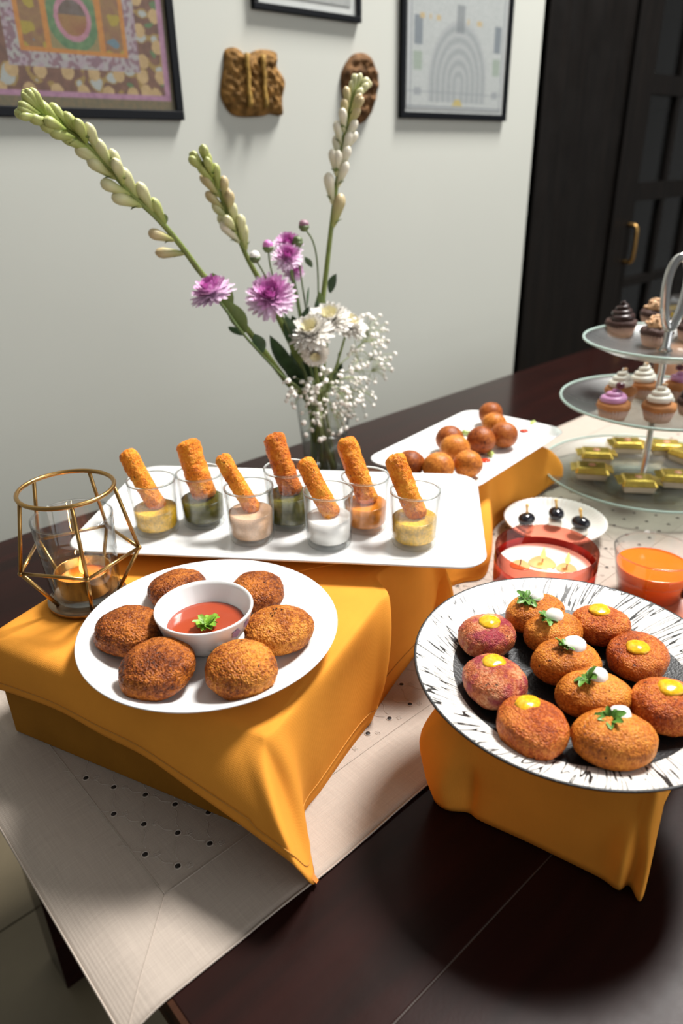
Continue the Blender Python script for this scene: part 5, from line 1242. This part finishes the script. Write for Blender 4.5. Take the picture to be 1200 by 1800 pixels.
def cupcake(pp, zt, cake, frost, kind, label, group, sc=1.0):
    c = at(*pp, zt+0.001); t = thing('cupcake', label, 'cupcake', (c.x, c.y, zt+0.0005), (0, 0, rnd.uniform(0, 6)), group); t.scale = (sc, sc, sc)
    obj('paper_case', lathe([(1e-5, 0), (0.0180, 0), (0.0240, 0.0185), (0.0234, 0.0185), (1e-5, 0.012)], 120, lambda a, r, z: 1+0.035*sin(a*30)*(1 if r > 0.01 else 0)), 'paper_case', t)
    obj('cake', cap_lathe([(0, 0.012), (0.0230, 0.0165), (0.0256, 0.0205), (0.0240, 0.0265), (0.015, 0.0300), (0, 0.0310)], 40, lambda a, r, z: 1+0.03*sin(a*5+z*300)), cake, t)
    if kind == 'crumble':
        b = MB(); R_ = random.Random(pp[0])
        b.add(*dollop(0.017, 0.014, pp[0]*0.1, 0.2), mat=Matrix.Translation((0, 0, 0.030)))
        for i in range(34):
            a = R_.uniform(0, 6.28); e = R_.uniform(0.1, 1.5); q_ = Vector((cos(a)*cos(e)*0.018, sin(a)*cos(e)*0.018, 0.029+sin(e)*0.016)); s = R_.uniform(0.003, 0.0055)
            b.add(*ico(1), mat=Matrix.Translation(q_) @ Matrix.Rotation(a*3, 4, 'X') @ Matrix.Diagonal((s, s*0.8, s*0.6, 1)))
        obj('crumble_topping', b, frost, t)
    else:
        pts = []; turns = 3.2 if kind != 'low' else 2.2
        for i in range(70):
            s = i/69; a = s*turns*2*pi; rr = 0.0155*(1-s)**0.8+0.0006; pts.append((rr*cos(a), rr*sin(a), 0.030+s*(0.026 if kind != 'low' else 0.016)))
        b = MB(); b.add(*tube(pts, lambda s: 0.0062*(1-s*0.62), 10)); b.add(*dollop(0.014, 0.016, 1, 0.1), mat=Matrix.Translation((0, 0, 0.028)))
        obj('frosting', b, frost, t)
        if kind == 'low':
            obj('berry', blob((0.007, 0.006, 0.005), pp[0], 3, 0.15, 0.06), 'berry', t, (-0.004, -0.004, 0.047))
        elif kind == 'nut': obj('almond', blob((0.0045, 0.003, 0.0025), pp[0], 2, 0.1, 0), 'nut_crumble', t, (0.002, -0.002, 0.054))
GC = 'cupcakes on the cake stand'
cupcake((1088, 590), TT, 'choc_cake', 'choc_frosting', 'swirl', 'dark chocolate cupcake at the left of the top tier', GC)
cupcake((1148, 572), TT, 'choc_cake', 'nut_crumble', 'crumble', 'nut crumble cupcake at the back of the top tier', GC)
cupcake((1150, 606), TT, 'choc_cake', 'nut_crumble', 'crumble', 'chocolate cupcake with pale crumble at the front of the top tier', GC)
cupcake((1214, 598), TT, 'choc_cake', 'choc_frosting', 'swirl', 'dark chocolate cupcake at the right of the top tier, cut by the photo edge', GC)
cupcake((1087, 708), TM, 'vanilla_cake', 'white_frosting', 'nut', 'white frosted cupcake behind the pink one on the middle tier', GC)
cupcake((1126, 697), TM, 'vanilla_cake', 'white_frosting', 'nut', 'white frosted cupcake at the back of the middle tier near the rod', GC)
cupcake((1075, 735), TM, 'vanilla_cake', 'pink_frosting', 'low', 'pink frosted cupcake with a dark berry at the left of the middle tier', GC)
cupcake((1154, 738), TM, 'vanilla_cake', 'white_frosting', 'nut', 'white frosted cupcake at the front of the middle tier', GC)
cupcake((1191, 700), TM, 'vanilla_cake', 'pink_frosting', 'low', 'pink frosted cupcake at the back right of the middle tier', GC)
cupcake((1215, 728), TM, 'choc_cake', 'choc_frosting', 'low', 'dark cupcake at the right of the middle tier, cut by the photo edge', GC)
GW = 'gold wrapped sweets on the bottom tier'
for i, (pp, ra, lab) in enumerate((((1100, 789), -8, 'gold wrapped sweet at the back of the bottom tier, left of the rod'), ((1046, 807), -10, 'gold wrapped sweet at the left of the bottom tier, second row'), ((1038, 834), -14, 'gold wrapped sweet with a round red seal at the front left of the bottom tier'),
        ((1119, 856), -8, 'large gold wrapped sweet at the front of the bottom tier'), ((1168, 793), -8, 'gold wrapped sweet at the back of the bottom tier, right of the rod'), ((1206, 808), -60, 'gold wrapped sweet at the far right of the bottom tier'), ((1188, 848), -12, 'gold wrapped sweet at the front right of the bottom tier'))):
    c = at(*pp, TB+0.004)
    t = thing('wrapped_sweet', lab, 'sweet', (c.x, c.y, TB+0.0006), (0, 0, radians(face+ra)), GW)
    def tap(a, b_, k, z0, z1): return [(sx*a*(k if z else 1), sy*b_*(k if z else 1), (z0, z1)[z]) for z in (0, 1) for sy in (-1, 1) for sx in (-1, 1)], [(0, 2, 3, 1), (4, 5, 7, 6), (0, 1, 5, 4), (2, 6, 7, 3), (0, 4, 6, 2), (1, 3, 7, 5)]
    bevel(obj('paper_tray', tap(0.023, 0.0175, 1.1, 0, 0.010), 'sweet_paper', t, smooth=False), 0.001)
    o = bevel(obj('foil_wrap', tap(0.0285, 0.0205, 0.80, 0.0102, 0.0215), 'gold_foil', t, smooth=False), 0.003, 3)
    for s in (-1, 1):
        v = [(s*0.0225, -0.015, 0.016), (s*0.0225, 0.015, 0.016), (s*0.034, 0.017, 0.0145), (s*0.034, -0.017, 0.0145), (s*0.0225, -0.015, 0.0185), (s*0.0225, 0.015, 0.0185), (s*0.034, 0.017, 0.0160), (s*0.034, -0.017, 0.0160)]
        obj('folded_end', (v, [(0, 1, 2, 3), (7, 6, 5, 4), (0, 4, 5, 1), (1, 5, 6, 2), (2, 6, 7, 3), (3, 7, 4, 0)]), 'gold_foil', t, smooth=False)
    obj('seal', cap_lathe([(0.006, 0.0216), (0.0058, 0.0220), (0, 0.0221)], 20), 'seal_print', t)
# jar standing on the table behind the stand
jr = thing('glass_jar', 'clear jar with a gold band behind the cake stand handle', 'jar', (1.60, 0.660, 0.001))
obj('jar_wall', lathe([(1e-5, 0), (0.046, 0), (0.048, 0.004), (0.048, 0.20), (0.044, 0.215), (0.044, 0.225), (0.042, 0.225), (0.046, 0.20), (0.046, 0.006), (1e-5, 0.006)], 40), 'vase_glass', jr)
obj('gold_band', lathe([(0.0485, 0.19), (0.0488, 0.195), (0.0485, 0.200)], 40), 'gold_foil', jr)
obj('contents', cap_lathe([(0, 0.007), (0.045, 0.007), (0.045, 0.120), (0, 0.122)], 40), 'amber', jr)
